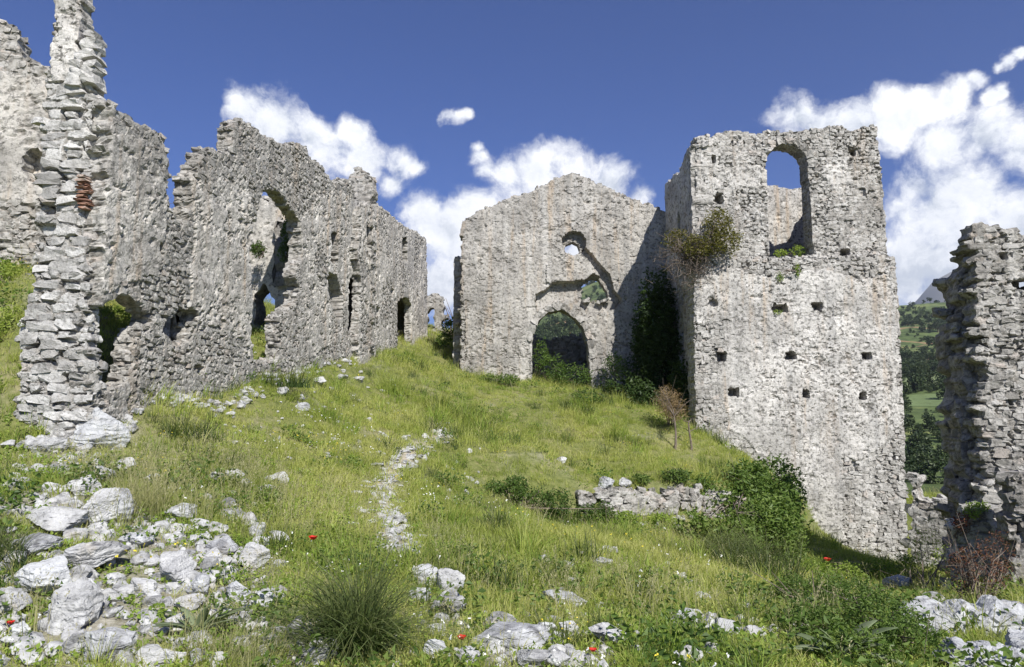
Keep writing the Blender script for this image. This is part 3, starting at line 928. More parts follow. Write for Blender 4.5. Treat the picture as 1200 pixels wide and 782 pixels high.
W2d = Wall(P2b + [-.02, 0.0], P2b + [-4.0, 0.25], away=True)
oc = [(0.0, 1.5), (0.0, 6.4), (0.9, 6.3), (1.5, 6.0), (2.6, 5.8), (4.0, 5.2), (4.0, 1.5)]
build_wall(W2d, root, 'rear_masonry', M['rubble'], oc, thick=0.5, cell=0.09, sw=0.24, sh=0.11, seed=153, n_stones=0, n_fill=200, top_stones=0)

# ---------------- stone pier, the broken end of the cross wall
PW = Wall((-6.2, 9.0), (-5.1, 9.0))
root = empty('stone_pier', (-5.7, 9.0, gz(-5.7, 9.0)), 'tall ragged pier of pale limestone blocks with a thin masonry post on top', 'pier')
outp = PW.poly([(10,560),(14,510),(19,450),(20,376),(36,362),(37,320),(41,250),(46,190),(50,150),(53,105),(58,86),(104,88),(107,97),(106,150),(104,200),(103,300),(104,400),(108,470),(114,560)])
def coarse_p(u, z): return 0.6 + 0 * u
build_wall(PW, root, 'masonry', M['pier'], outp, side=0.6, thick=0.28, cell=0.020, sw=0.29, sh=0.125, relief=0.06, joint=0.08, seed=171, rag=0.4, n_stones=200, n_fill=60,
           top_stones=0.6, coarse=coarse_p, min_z=-0.9, edge_noise=0.03, proud=0.02, stone_scale=.92)
# post and leaning stack above
outq = PW.poly([(56,100),(60,60),(63,20),(66,-20),(68,-75),(92,-75),(95,-20),(93,20),(91,50),(89,100)])
build_wall(PW, root, 'post', M['tower'], outq, thick=0.30, cell=0.022, sw=0.20, sh=0.10, relief=0.03, joint=0.03, seed=172, rag=0.25, n_stones=0, n_fill=0,
           top_stones=0, side=0.25, plaster=noise_plaster([(outq, 0.9)], 331), edge_noise=0.02)
rng = np.random.RandomState(5)
for (px, py, w, h) in [(106,40,.13,.09),(104,51,.17,.12),(100,64,.22,.11),(105,75,.16,.08),(98,84,.27,.13),(104,92,.15,.12),(90,76,.14,.10),(86,92,.18,.15)]:
    p = at(px, py, 8.95)
    so = link('stone', block_mesh(M['pier'], rng.randint(20)), None, root)
    so.matrix_basis = Matrix.Translation(p + np.array([0, .12, 0])) @ Matrix.Rotation(rng.normal() * .15, 4, 'Y') @ Matrix.Diagonal((w * 1.15, .3, h * 1.15, 1))
# courses of red brick let into the pier's right edge
mb, ntb, bb = new_mat('old_red_brick')
bn_ = noise_node(ntb, ntb.nodes.new('ShaderNodeNewGeometry').outputs['Position'], 14.0, 6, 0.7)
oi_ = ntb.nodes.new('ShaderNodeObjectInfo').outputs['Random']
ntb.links.new(ramp(ntb, math_node(ntb, 'ADD', math_node(ntb, 'MULTIPLY', bn_, .7), math_node(ntb, 'MULTIPLY', oi_, .3)), [(0.3, (0.15, 0.08, 0.06)), (0.5, (0.28, 0.16, 0.11)), (0.66, (0.42, 0.36, 0.31))]), bb.inputs['Base Color'])
bump(ntb, bb, bn_, 1.0, .02)
M['brick'] = mb
for k in range(9):
    p = at(99 + rng.uniform(-2, 2), 208 + k * 4.6, 9.0)
    so = link('brick', block_mesh(M['brick'], rng.randint(20)), None, root)
    so.matrix_basis = Matrix.Translation(p + np.array([rng.uniform(-.02, .02), .03, 0])) @ Matrix.Rotation(rng.normal() * .05, 4, 'Y') @ Matrix.Diagonal((rng.uniform(.12, .17), .22, .032, 1))

# ---------------- wall standing behind the pier at the photograph's left edge
FL = Wall((-9.6, 11.4), (-5.9, 12.3))
root = empty('back_wall', (-8, 11.6, gz(-8, 11.6)), 'high plastered rubble wall behind the stone pier at the far left', 'wall')
outf = FL.poly([(-110,0),(-60,10),(-20,18),(0,25),(8,30),(25,38),(28,68),(40,73),(50,77),(58,80),(60,420),(-110,480)])
build_wall(FL, root, 'masonry', M['rubble'], outf, recess=[(FL.poly([(30,178),(40,174),(52,184),(52,206),(38,212),(28,200)]), .3)], thick=0.55, cell=0.045, sw=0.22, sh=0.10, seed=181,
           plaster=noise_plaster([(FL.poly([(-120,80),(60,80),(60,235),(-120,240)]), 0.42)], 341, thr=.15), n_stones=296, n_fill=500, top_stones=0.7, min_z=0.5)

# ---------------- small ruin far behind, between the house row and the church
SR = Wall(V2(at(492, 380, 31)), V2(at(517, 380, 31)))
root = empty('ruined_wall_stub', (*V2(at(505, 380, 31)), gz(*V2(at(505, 380, 31)))), 'small dark broken wall stub in the gap between the left ruins and the church', 'wall')
outs = SR.poly([(488,430),(490,352),(498,348),(503,352),(508,344),(514,346),(519,352),(520,385),(520,430)])
build_wall(SR, root, 'masonry', M['rubble'], outs, holes=[SR.poly([(501,360),(510,360),(511,385),(501,385)])], thick=0.6, cell=0.07, sw=0.32, sh=0.16, seed=191, n_stones=60, n_fill=40, top_stones=0.7)

# ---------------- church
CW = Wall((-1.8, 24.0), (6.0, 24.0))
root = empty('ruined_church', (1.8, 24.0, gz(1.8, 24.0)), 'roofless ruined church with a gabled front, arched doorway and broken stepped relief', 'church')
outc = CW.poly([(540,263),(548,257),(561,247),(579,240),(596,234),(613,229),(628,221),(642,214),(656,208),(668,204),(679,206),(696,213),(713,220),(728,228),(742,234),(757,239),(770,243),(789,255),(815,268),(815,540),(540,520)])
doorc = CW.poly([(624,470),(624,400),(626,385),(631,374),(642,366),(657,363),(672,371),(683,385),(689,404),(691,427),(695,470)])
tymp = CW.poly([(682,333),(694,326),(702,327),(711,338),(718,349),(706,353),(683,352)])
ocu = CW.uz(672.5, 284.5)
ocul = CW.uz(671, 291)
circ = lambda c, r, n=20: [(c[0] + r * cos(2 * pi * k / n), c[1] + r * sin(2 * pi * k / n)) for k in range(n)]
hole_oc = circ(ocul, 0.27)
rec_oc = circ(ocu, 0.40)
rec_main = CW.poly([(627,354),(628,345),(640,339),(648,331),(668,330),(688,328),(694,321),(704,324),(693,308),(681,297),(684,290),(693,297),(704,310),(716,324),(718,338),(728,352),(722,361),(700,368),(690,372),(684,362),(672,355),(655,353),(640,358),(630,366)])
rec_ped = CW.poly([(684,292),(690,296),(700,308),(714,322),(711,334),(702,318),(692,306),(684,300)])
ped = CW.poly([(640,312),(650,302),(668,292),(681,296),(694,309),(705,324),(694,323),(688,328),(668,330),(652,330),(646,334),(640,330)])
plc = noise_plaster([(outc, 0.48), (CW.poly([(541,320),(600,320),(615,440),(541,440)]), 0.35), (CW.poly([(630,356),(740,356),(745,440),(690,440),(688,372),(660,358),(630,368)]), 0.30), (CW.poly([(600,250),(740,250),(700,330),(620,330)]), 0.22)], 351, thr=0.16, amp=0.55)
build_wall(CW, root, 'front_masonry', M['church'], outc, holes=[('sharp', doorc), tymp, ('sharp', hole_oc)], recess=[(rec_oc, 0.26), (rec_main, 0.27), (ped, -0.05)],
           thick=0.65, cell=0.036, sw=0.155, sh=0.10, relief=0.018, joint=0.05, seed=201, rag=0.6, plaster=plc, n_stones=270, n_fill=500, top_stones=0.55, min_z=-1.2, edge_noise=0.04)
# rough voussoirs round the door
rng = np.random.RandomState(8)
arc = [(624,400),(625,391),(628,381),(633,373),(640,367),(648,364),(657,362),(666,366),(674,372),(680,380),(685,389),(688,399),(690,410),(691,421)]
for k in range(len(arc) - 1):
    a = CW.uz(*arc[k]); c = CW.uz(*arc[k + 1])
    mid = ((a[0] + c[0]) / 2, (a[1] + c[1]) / 2); L = math.hypot(c[0] - a[0], c[1] - a[1]); ang = math.atan2(c[1] - a[1], c[0] - a[0])
    nx, nz = -sin(ang), cos(ang)
    so = link('voussoir', block_mesh(M['church'], rng.randint(20)), None, root)
    so.matrix_basis = Matrix.Translation(CW.pt(mid[0] + nx * .10, mid[1] + nz * .10, .22)) @ Matrix.Rotation(-ang, 4, 'Y') @ Matrix.Diagonal((L * 1.05, .56, .24 * rng.uniform(.85, 1.15), 1))
# nave walls, thin ledge of the relief
NL = Wall((-1.42, 24.7), (-1.42, 33.0), away=False)
build_wall(NL, root, 'side_masonry', M['church'], [(0, -.5), (0, 5.4), (2, 4.9), (4, 4.2), (5.5, 4.6), (8.3, 3.6), (8.3, -.5)], thick=-0.0 + 0.6, cell=0.08, sw=0.26, sh=0.13, seed=211, n_stones=80, n_fill=300, top_stones=.5)
NB = Wall((-1.4, 27.6), (6.0, 27.6))
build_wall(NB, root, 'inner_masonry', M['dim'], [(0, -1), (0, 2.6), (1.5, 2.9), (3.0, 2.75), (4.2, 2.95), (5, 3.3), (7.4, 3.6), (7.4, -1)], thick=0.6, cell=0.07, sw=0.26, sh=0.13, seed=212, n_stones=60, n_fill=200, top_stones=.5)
NR = Wall((5.9, 24.7), (5.9, 33.0))
build_wall(NR, root, 'side_masonry', M['church'], [(0, -3), (0, 5.6), (2, 5.0), (4, 4.4), (8.3, 3.6), (8.3, -3)], thick=0.6, cell=0.10, sw=0.26, sh=0.13, seed=213, n_stones=0, n_fill=200, top_stones=0)

# ---------------- bell tower
TY = 20.0
XL, XR = at(813, 305, TY)[0], at(1057, 400, TY)[0]
root = empty('bell_tower', ((XL + XR) / 2, TY, gz((XL + XR) / 2, TY)), 'massive square ruined bell tower with one tall arched opening in its upper storey', 'tower')
TF = Wall((XL, TY), (XR, TY))
ol = TF.poly([(813,306),(830,303),(860,305),(900,302),(955,304),(1000,300),(1035,299),(1049,300),(1053,350),(1060,500),(1066,700),(860,700),(818,640),(816,500),(814,400)])
putl = [(836,354,10,8),(914,361,17,9),(957,359,12,9),(845,418,11,10),(927,417,11,8),(1016,417,11,8),(860,460,11,9),(944,461,8,9),(1011,464,8,8)]
pls = [(TF.uz(x, y)[0], TF.uz(x, y)[1], w / F * TY, h / F * TY, .45) for x, y, w, h in putl]
plt_ = noise_plaster([(TF.poly([(815,330),(880,315),(1050,325),(1058,500),(990,540),(930,560),(850,500),(845,380),(815,390)]), 0.62),
                      (TF.poly([(945,500),(985,500),(985,630),(930,640),(930,560)]), 0.7), (TF.poly([(813,306),(1050,306),(1050,330),(813,330)]), 0.0)], 361, thr=0.16, amp=0.55)
co_t = TF.uz(1010, 590); co_l = TF.uz(838, 450)
def coarse_t(u, z):
    return 1.6 * np.exp(-((u - co_t[0]) / 1.6) ** 2 - ((z - co_t[1]) / 1.3) ** 2) + 1.6 * np.exp(-((u - co_l[0]) / .8) ** 2 - ((z - co_l[1]) / 1.5) ** 2)
build_wall(TF, root, 'lower_front_masonry', M['tower'], ol, thick=0.8, cell=0.036, sw=0.20, sh=0.12, relief=0.022, joint=0.06, seed=221, rag=0.15, plaster=plt_, n_stones=296, n_fill=300,
           top_stones=0.35, coarse=coarse_t, min_z=-5.2, edge_noise=0.02, putlogs=pls)
TU_ = Wall((XL, TY + 0.14), (XR, TY + 0.14))
ou = TU_.poly([(815,310),(816,161),(822,158),(833,160),(848,157),(858,153),(872,154),(884,158),(900,154),(925,155),(950,152),(968,149),(985,147),(998,153),(1010,150),(1028,147),(1031,180),(1036,240),(1041,300),(1041,312)])
wh = TU_.poly([(903,303),(901,262),(899,222),(898,186),(903,175),(910,170),(920,168),(932,171),(941,177),(946,185),(948,205),(950,240),(954,300)])
putl = [(834,187,9,7),(843,232,9,11),(1002,178,11,7),(1011,225,9,9),(991,296,12,8)]
pls = [(TU_.uz(x, y)[0], TU_.uz(x, y)[1], w / F * TY, h / F * TY, .4) for x, y, w, h in putl]
plu = noise_plaster([(ou, 0.12)], 371, thr=0.25, amp=0.6)
build_wall(TU_, root, 'upper_front_masonry', M['tower'], ou, holes=[('sharp', wh)], thick=0.62, cell=0.036, sw=0.17, sh=0.10, relief=0.022, joint=0.055, seed=222, rag=0.3, plaster=plu, n_stones=150, n_fill=600,
           top_stones=0.5, edge_noise=0.02, putlogs=pls)
rng = np.random.RandomState(18)
arc = [(898,190),(900,181),(904,174),(911,169.5),(920,167.5),(929,169),(937,173),(943,179),(947,187),(948.5,196)]
for k in range(len(arc) - 1):
    a = TU_.uz(*arc[k]); c = TU_.uz(*arc[k + 1])
    mid = ((a[0] + c[0]) / 2, (a[1] + c[1]) / 2); L = math.hypot(c[0] - a[0], c[1] - a[1]); ang = math.atan2(c[1] - a[1], c[0] - a[0])
    so = link('voussoir', block_mesh(M['tower'], rng.randint(20)), None, root)
    so.matrix_basis = Matrix.Translation(TU_.pt(mid[0] - sin(ang) * .08, mid[1] + cos(ang) * .08, .24)) @ Matrix.Rotation(-ang, 4, 'Y') @ Matrix.Diagonal((L * 1.05, .56, .20 * rng.uniform(.85, 1.15), 1))
TD = 3.9                                         # depth of the tower
TLw = Wall((XL + .03, TY + 0.16), (XL + .10, TY + TD))
slit = [(1.55, 5.2), (1.95, 5.2), (1.97, 5.9), (1.75, 6.25), (1.55, 5.9)]
lanc = [(1.5, 1.2), (2.1, 1.2), (2.1, 2.5), (1.8, 3.1), (1.5, 2.5)]
build_wall(TLw, root, 'left_masonry', M['tower'], [(0, -3.5), (0, 7.65), (.8, 7.6), (1.6, 7.3), (2.2, 7.5), (3.0, 7.55), (TD - .1, 7.7), (TD - .1, -3.5)], holes=[('sharp', slit), ('sharp', lanc)], thick=0.6, cell=0.06,
           sw=0.24, sh=0.12, seed=223, rag=.3, plaster=noise_plaster([([(-1, 3.8), (5, 3.8), (5, 9), (-1, 9)], .4)], 381, thr=.1), n_stones=120, n_fill=300, top_stones=.5)
TRw = Wall((XR - .30, TY + 0.2), (XR - .25, TY + TD), away=True)
build_wall(TRw, root, 'right_masonry', M['tower'], [(0, -5), (0, 7.7), (1.5, 7.6), (2.6, 7.2), (TD - .1, 7.4), (TD - .1, -5)], thick=0.6, cell=0.075, sw=0.24, sh=0.12, seed=224, rag=.2, n_stones=60, n_fill=500, top_stones=.5)
TB = Wall((XL + .6, TY + TD - .6), (XR - .6, TY + TD - .6))
build_wall(TB, root, 'back_masonry', M['tower'], [(0, -5), (0, 7.5), (1.2, 7.45), (2.4, 7.55), (3.6, 7.3), (4.4, 7.5), (XR - XL - 1.2, 7.6), (XR - XL - 1.2, -5)], thick=0.6, cell=0.06, sw=0.24, sh=0.12, seed=225, rag=.4,
           plaster=noise_plaster([([(-1, -6), (8, -6), (8, 9), (-1, 9)], .25)], 391), n_stones=60, n_fill=200, top_stones=.5)

# ---------------- ruined wall at the right edge
RW = Wall((7.72, 12.0), (10.6, 11.7))
root = empty('ruined_corner_wall', (7.8, 12.0, gz(7.8, 12.0)), 'tall broken rubble wall with a toothed end at the right edge of the photo', 'wall')
orw = RW.poly([(1150,258),(1163,261),(1176,264),(1190,268),(1205,275),(1235,290),(1270,310),(1330,360),(1330,800),(1150,800),(1152,640),(1154,560),(1150,470),(1151,380),(1144,320),(1140,285),(1140,261)])
hrw = RW.poly([(1192,330),(1200,322),(1212,322),(1212,346),(1200,344)])
build_wall(RW, root, 'front_masonry', M['rubble'], orw, holes=[hrw], thick=0.42, cell=0.028, sw=0.24, sh=0.105, relief=0.04, joint=0.05, seed=241, rag=0.9, n_stones=290, n_fill=500, top_stones=.8, min_z=-3.4,
           putlogs=[(*RW.uz(1176,300), .11, .12, .25), (*RW.uz(1187,472), .10, .1, .2)], coarse=lambda u, z: 1.0 * (u < 0.35) + 0 * z)
RB = Wall((7.76, 12.42), (10.4, 12.12))
orb = RB.poly([(1131,300),(1150,290),(1210,300),(1300,360),(1300,800),(1128,800),(1130,600),(1128,400)])
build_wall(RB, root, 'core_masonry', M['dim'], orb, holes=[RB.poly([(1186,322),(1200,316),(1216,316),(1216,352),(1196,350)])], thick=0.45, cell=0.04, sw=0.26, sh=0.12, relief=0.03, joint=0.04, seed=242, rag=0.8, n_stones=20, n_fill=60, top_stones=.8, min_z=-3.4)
RC = Wall((7.70, 12.86), (10.2, 12.56))
orc = RC.poly([(1112,331),(1124,326),(1140,322),(1180,340),(1280,400),(1280,800),(1119,800),(1116,600),(1113,450)])
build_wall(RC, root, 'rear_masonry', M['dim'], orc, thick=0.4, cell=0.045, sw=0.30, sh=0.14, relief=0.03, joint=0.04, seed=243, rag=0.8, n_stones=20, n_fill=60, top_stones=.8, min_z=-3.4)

# plastered stump in front of it
ST = Wall(V2(at(1118, 640, 10.9)), V2(at(1176, 640, 10.6)))
root = empty('wall_stump', (*V2(at(1150, 650, 10.8)), gz(*V2(at(1150, 650, 10.8)))), 'low stump with pale plaster on its edge at the foot of the right-hand wall', 'wall')
ost = ST.poly([(1128,606),(1140,600),(1156,597),(1168,603),(1176,606),(1179,650),(1182,760),(1112,760),(1112,660),(1118,630)])
build_wall(ST, root, 'masonry', M['tower'], ost, thick=0.7, cell=0.028, sw=0.24, sh=0.11, relief=0.035, joint=0.05, seed=251, rag=.8,
           plaster=noise_plaster([(ST.poly([(1160,600),(1182,600),(1184,740),(1162,740)]), .6), (ost, -.05)], 401, thr=.2), n_stones=50, n_fill=60, top_stones=.8)
NRW = Wall(V2(at(1184, 640, 9.9)), V2(at(1290, 640, 9.6)))
root = empty('side_wall', (*V2(at(1215, 680, 9.8)), gz(*V2(at(1215, 680, 9.8)))), 'warm brownish rubble wall at the right edge nearest the camera, below the tall broken wall', 'wall')
on = NRW.poly([(1187,560),(1200,556),(1230,560),(1290,590),(1290,800),(1184,800),(1183,700),(1184,620)])
build_wall(NRW, root, 'masonry', M['dim'], on, thick=0.5, cell=0.03, sw=0.22, sh=0.10, relief=0.035, joint=0.05, seed=252, rag=.8, n_stones=120, n_fill=60, top_stones=.8)
# low wall between the tower and the right-hand wall
LOW = Wall(V2(at(1067, 640, 17.4)), V2(at(1140, 640, 16.6)))
root = empty('low_rubble_wall', (*V2(at(1100, 620, 16.5)), gz(*V2(at(1100, 620, 16.5)))), 'low collapsed rubble wall linking the tower foot to the right-hand wall', 'wall')
olw = LOW.poly([(1066,562),(1074,560),(1079,572),(1082,586),(1094,590),(1104,588),(1118,592),(1132,600),(1140,604),(1142,690),(1066,700)])
build_wall(LOW, root, 'masonry', M['tower'], olw, thick=0.7, cell=0.045, sw=0.30, sh=0.15, relief=0.04, joint=0.05, seed=253, rag=.5, n_stones=130, n_fill=60, top_stones=.3)

# ---------------- dry stone retaining wall of the terrace
for k, (a, c, zt) in enumerate([(TERR[1] * .3 + TERR[2] * .7, TERR[2], 0), (TERR[2], TERR[3], 0), (TERR[3], TERR[4], 0), (TERR[4], TERR[5], 0)]):
    if k == 0:
        troot = empty('terrace_wall', (*TERR[2], gz(*TERR[2])), 'low dry-stone retaining wall holding the grassy terrace in front of the tower', 'retaining wall')
    a2 = np.array(a); c2 = np.array(c)
    L = np.linalg.norm(c2 - a2)
    WT = Wall(a2 - [0, .12], c2 - [0, .12])
    us = np.linspace(0, L, 9)
    top = [(uu, float(ground_h(np.array([WT.P0[0] + WT.u[0] * uu]), np.array([WT.P0[1] + WT.u[1] * uu + .30]))[0]) - 0.10 + 0.06 * sin(3 * uu + k) - (0.12 if k == 0 else 0)) for uu in us]
    o_ = [(0, top[0][1] - 1.6)] + top + [(L, top[-1][1] - 1.6)]
    build_wall(WT, troot, 'masonry', M['rubble'], o_, thick=0.35, cell=0.04, sw=0.24, sh=0.13, relief=0.05, joint=0.07, seed=261 + k, rag=.9, n_stones=70, n_fill=60, top_stones=.7)

# ================================================================== VEGETATION
def leaf_material(name, c_low, c_mid, c_high, trans=0.35, patch=0.5, tip=None, rough=0.55):
    m = bpy.data.materials.new(name); m.use_nodes = True
    nt = m.node_tree; nt.nodes.clear()
    out = nt.nodes.new('ShaderNodeOutputMaterial')
    tc = nt.nodes.new('ShaderNodeNewGeometry').outputs['Position']
    oi = nt.nodes.new('ShaderNodeObjectInfo').outputs['Random']
    pn = noise_node(nt, tc, 0.6, 4, 0.6)
    r = math_node(nt, 'FRACT', math_node(nt, 'ADD', oi, attr(nt, 'tone')))
    t = math_node(nt, 'ADD', math_node(nt, 'MULTIPLY', r, 1 - patch), math_node(nt, 'MULTIPLY', smooth(nt, pn, 0.32, 0.68), patch))
    col = ramp(nt, t, [(0.1, c_low), (0.5, c_mid), (0.92, c_high)])
    if tip: col = mix_col(nt, math_node(nt, 'MULTIPLY', attr(nt, 'tip'), 0.6), col, tip)
    b = nt.nodes.new('ShaderNodeBsdfPrincipled')
    b.inputs['Roughness'].default_value = rough; b.inputs['Specular IOR Level'].default_value = 0.35
    tr = nt.nodes.new('ShaderNodeBsdfTranslucent')
    nt.links.new(col, b.inputs['Base Color']); nt.links.new(mix_col(nt, 1.0, col, (1.0, 1.15, 0.55), 'MULTIPLY'), tr.inputs['Color'])
    mx = nt.nodes.new('ShaderNodeMixShader'); mx.inputs[0].default_value = trans
    nt.links.new(b.outputs[0], mx.inputs[1]); nt.links.new(tr.outputs[0], mx.inputs[2]); nt.links.new(mx.outputs[0], out.inputs[0])
    return m

def plain_material(name, c1, c2, scale=20, rough=0.8):
    m, nt, b = new_mat(name)
    n = noise_node(nt, nt.nodes.new('ShaderNodeNewGeometry').outputs['Position'], scale, 5, 0.6)
    nt.links.new(ramp(nt, n, [(0.3, c1), (0.7, c2)]), b.inputs['Base Color'])
    b.inputs['Roughness'].default_value = rough
    return m

M['grass'] = leaf_material('meadow_grass', (0.20, 0.275, 0.045), (0.38, 0.43, 0.09), (0.56, 0.54, 0.21), trans=.45, tip=(0.42, 0.38, 0.17))
M['tall'] = leaf_material('seeding_grass', (0.22, 0.25, 0.08), (0.36, 0.35, 0.16), (0.50, 0.45, 0.26), trans=.45, tip=(0.55, 0.49, 0.31))
M['tussock'] = leaf_material('dark_tussock_grass', (0.022, 0.045, 0.012), (0.06, 0.105, 0.026), (0.14, 0.18, 0.05), tip=(0.26, 0.25, 0.10), patch=0.05)
M['weed'] = leaf_material('broadleaf_weed', (0.14, 0.22, 0.03), (0.24, 0.33, 0.055), (0.38, 0.43, 0.10), trans=.4)
M['shrub'] = leaf_material('shrub_leaf', (0.045, 0.085, 0.016), (0.10, 0.165, 0.03), (0.20, 0.26, 0.06), patch=0.25)
M['shadow_leaf'] = leaf_material('shadow_fill_leaf', (0.018, 0.035, 0.010), (0.035, 0.065, 0.016), (0.07, 0.11, 0.028), patch=0.2)  # near-black leaves that stand in for the corner's deep shadow
M['olive'] = leaf_material('olive_leaf', (0.07, 0.075, 0.015), (0.13, 0.13, 0.025), (0.20, 0.17, 0.04), patch=0.2)
M['red_leaf'] = leaf_material('red_leaf', (0.07, 0.022, 0.018), (0.14, 0.045, 0.035), (0.22, 0.11, 0.06), patch=0.1)
M['mullein'] = leaf_material('felted_leaf', (0.16, 0.21, 0.10), (0.24, 0.29, 0.16), (0.32, 0.36, 0.21), patch=0.2, rough=.8)
M['twig'] = plain_material('dry_twig', (0.09, 0.07, 0.055), (0.22, 0.18, 0.145))
M['straw'] = leaf_material('dry_straw', (0.22, 0.15, 0.08), (0.34, 0.24, 0.13), (0.45, 0.34, 0.20), tip=(.5, .4, .26))
M['poppy'] = leaf_material('poppy_petal', (0.60, 0.02, 0.012), (0.68, 0.03, 0.02), (0.74, 0.05, 0.03), trans=.3)
M['petal_y'] = plain_material('yellow_petal', (0.62, 0.50, 0.04), (0.72, 0.60, 0.08))
M['petal_w'] = plain_material('white_petal', (0.70, 0.70, 0.66), (0.78, 0.78, 0.74))
M['black'] = plain_material('poppy_heart', (0.01, 0.01, 0.01), (0.03, 0.03, 0.02))

def blade_arrays(n, radius, hmin, hmax, width, lean, seed, seg=3, up=0.25, centre_pow=0.7):
    """grass blades, each a bent tapering strip"""
    rng = np.random.RandomState(seed)
    a = rng.rand(n) * 2 * pi; r = radius * rng.rand(n) ** centre_pow
    bx, by = r * np.cos(a), r * np.sin(a)
    H = rng.uniform(hmin, hmax, n)
    la = a + rng.normal(0, 0.9, n)
    L = lean * rng.uniform(0.2, 1.2, n) * (0.4 + r / (radius + 1e-6))
    fa = rng.rand(n) * pi
    V = []; tip = []
    for k in range(seg + 1):
        t = k / seg
        out = L * H * t ** 1.8
        z = H * (t - 0.58 * np.clip(L, 0, 1.2) * t ** 2.4)
        cx = bx + out * np.cos(la); cy = by + out * np.sin(la)
        if k < seg:
            w = width * rng.uniform(.8, 1.2, n) * (1 - 0.75 * t) * .5
            V.append(np.stack([cx - w * np.cos(fa), cy - w * np.sin(fa), z], 1)); V.append(np.stack([cx + w * np.cos(fa), cy + w * np.sin(fa), z], 1))
            tip += [np.full(n, t), np.full(n, t)]
        else:
            V.append(np.stack([cx, cy, z], 1)); tip.append(np.ones(n))
    nv = 2 * seg + 1
    V = np.stack(V, 1).reshape(-1, 3); tip = np.stack(tip, 1).ravel()
    b = np.arange(n)[:, None] * nv
    T = []
    for k in range(seg - 1):
        T.append(b + np.array([[2 * k, 2 * k + 1, 2 * k + 3]])); T.append(b + np.array([[2 * k, 2 * k + 3, 2 * k + 2]]))
    T.append(b + np.array([[2 * seg - 2, 2 * seg - 1, 2 * seg]]))
    tone = np.repeat(rng.rand(n) * 0.6, nv)
    return V, np.concatenate(T), tip ** 2, tone

def leaf_arrays(P, size, seed, aspect=0.5, droop=0.2, normal_bias=None, tip=None):
    """small folded leaves at the points P"""
    rng = np.random.RandomState(seed); n = len(P)
    d = rng.normal(size=(n, 3)); d[:, 2] = d[:, 2] * 0.6 + 0.25
    if normal_bias is not None: d += normal_bias
    d /= np.linalg.norm(d, axis=1)[:, None]
    s = rng.normal(size=(n, 3)); s -= (s * d).sum(1)[:, None] * d; s /= np.linalg.norm(s, axis=1)[:, None]
    nn = np.cross(d, s)
    L = size * rng.uniform(.6, 1.3, n)[:, None]
    w = L * aspect * .5
    v0 = P; v1 = P + d * L * .5 + s * w + nn * w * .35; v2 = P + d * L - nn * L * droop; v3 = P + d * L * .5 - s * w + nn * w * .35
    V = np.stack([v0, v1, v2, v3], 1).reshape(-1, 3)
    b = np.arange(n)[:, None] * 4
    T = np.concatenate([b + np.array([[0, 1, 2]]), b + np.array([[0, 2, 3]])])
    return V, T, np.repeat(rng.rand(n) * .5, 4)

def tube_arrays(paths, seg=5):
    """paths: list of (points Nx3, radii N)"""
    V = []; Q = []; off = 0
    for pts, rad in paths:
        pts = np.asarray(pts, float); n = len(pts)
        for i in range(n):
            t = pts[min(i + 1, n - 1)] - pts[max(i - 1, 0)]; t /= (np.linalg.norm(t) + 1e-9)
            a = np.cross(t, [0.31, 0.2, 0.93]); a /= (np.linalg.norm(a) + 1e-9); c = np.cross(t, a)
            th = np.arange(seg) * 2 * pi / seg
            V.append(pts[i] + rad[i] * (np.cos(th)[:, None] * a + np.sin(th)[:, None] * c))
        for i in range(n - 1):
            for k in range(seg):
                Q.append([off + i * seg + k, off + i * seg + (k + 1) % seg, off + (i + 1) * seg + (k + 1) % seg, off + (i + 1) * seg + k])
        off += n * seg
    return np.concatenate(V), np.array(Q)

# ---- scatter by geometry nodes: points carry their own rotation, size and variant
def scatter(name, P, rot, scl, idx, variants, label):
    me = bpy.data.meshes.new(name)
    me.vertices.add(len(P)); me.vertices.foreach_set('co', np.asarray(P, np.float32).ravel())
    a = me.attributes.new('rot', 'FLOAT_VECTOR', 'POINT'); a.data.foreach_set('vector', np.asarray(rot, np.float32).ravel())
    a = me.attributes.new('scl', 'FLOAT', 'POINT'); a.data.foreach_set('value', np.asarray(scl, np.float32))
    a = me.attributes.new('idx', 'INT', 'POINT'); a.data.foreach_set('value', np.asarray(idx, np.int32))
    o = bpy.data.objects.new(name, me); COL.objects.link(o)
    coll = bpy.data.collections.new(name + '_kinds')
    for k, (vm, mt) in enumerate(variants):
        if not vm.materials: vm.materials.append(mt)
        vo = bpy.data.objects.new('%s_kind_%02d' % (name, k), vm); coll.objects.link(vo)
    ng = bpy.data.node_groups.new(name + '_scatter', 'GeometryNodeTree')
    ng.interface.new_socket('Geometry', in_out='INPUT', socket_type='NodeSocketGeometry')
    ng.interface.new_socket('Geometry', in_out='OUTPUT', socket_type='NodeSocketGeometry')
    gi = ng.nodes.new('NodeGroupInput'); go = ng.nodes.new('NodeGroupOutput')
    ip = ng.nodes.new('GeometryNodeInstanceOnPoints'); ci = ng.nodes.new('GeometryNodeCollectionInfo')
    ci.inputs['Collection'].default_value = coll; ci.inputs['Separate Children'].default_value = True; ci.inputs['Reset Children'].default_value = True
    def na(nm, dt):
        n = ng.nodes.new('GeometryNodeInputNamedAttribute'); n.data_type = dt; n.inputs['Name'].default_value = nm
        return n.outputs['Attribute']
    ng.links.new(gi.outputs[0], ip.inputs['Points']); ng.links.new(ci.outputs[0], ip.inputs['Instance'])
    ip.inputs['Pick Instance'].default_value = True
    ng.links.new(na('idx', 'INT'), ip.inputs['Instance Index']); ng.links.new(na('rot', 'FLOAT_VECTOR'), ip.inputs['Rotation']); ng.links.new(na('scl', 'FLOAT'), ip.inputs['Scale'])
    ng.links.new(ip.outputs[0], go.inputs[0])
    md = o.modifiers.new('scatter', 'NODES'); md.node_group = ng
    return tag(o, label, None, None, 'stuff')

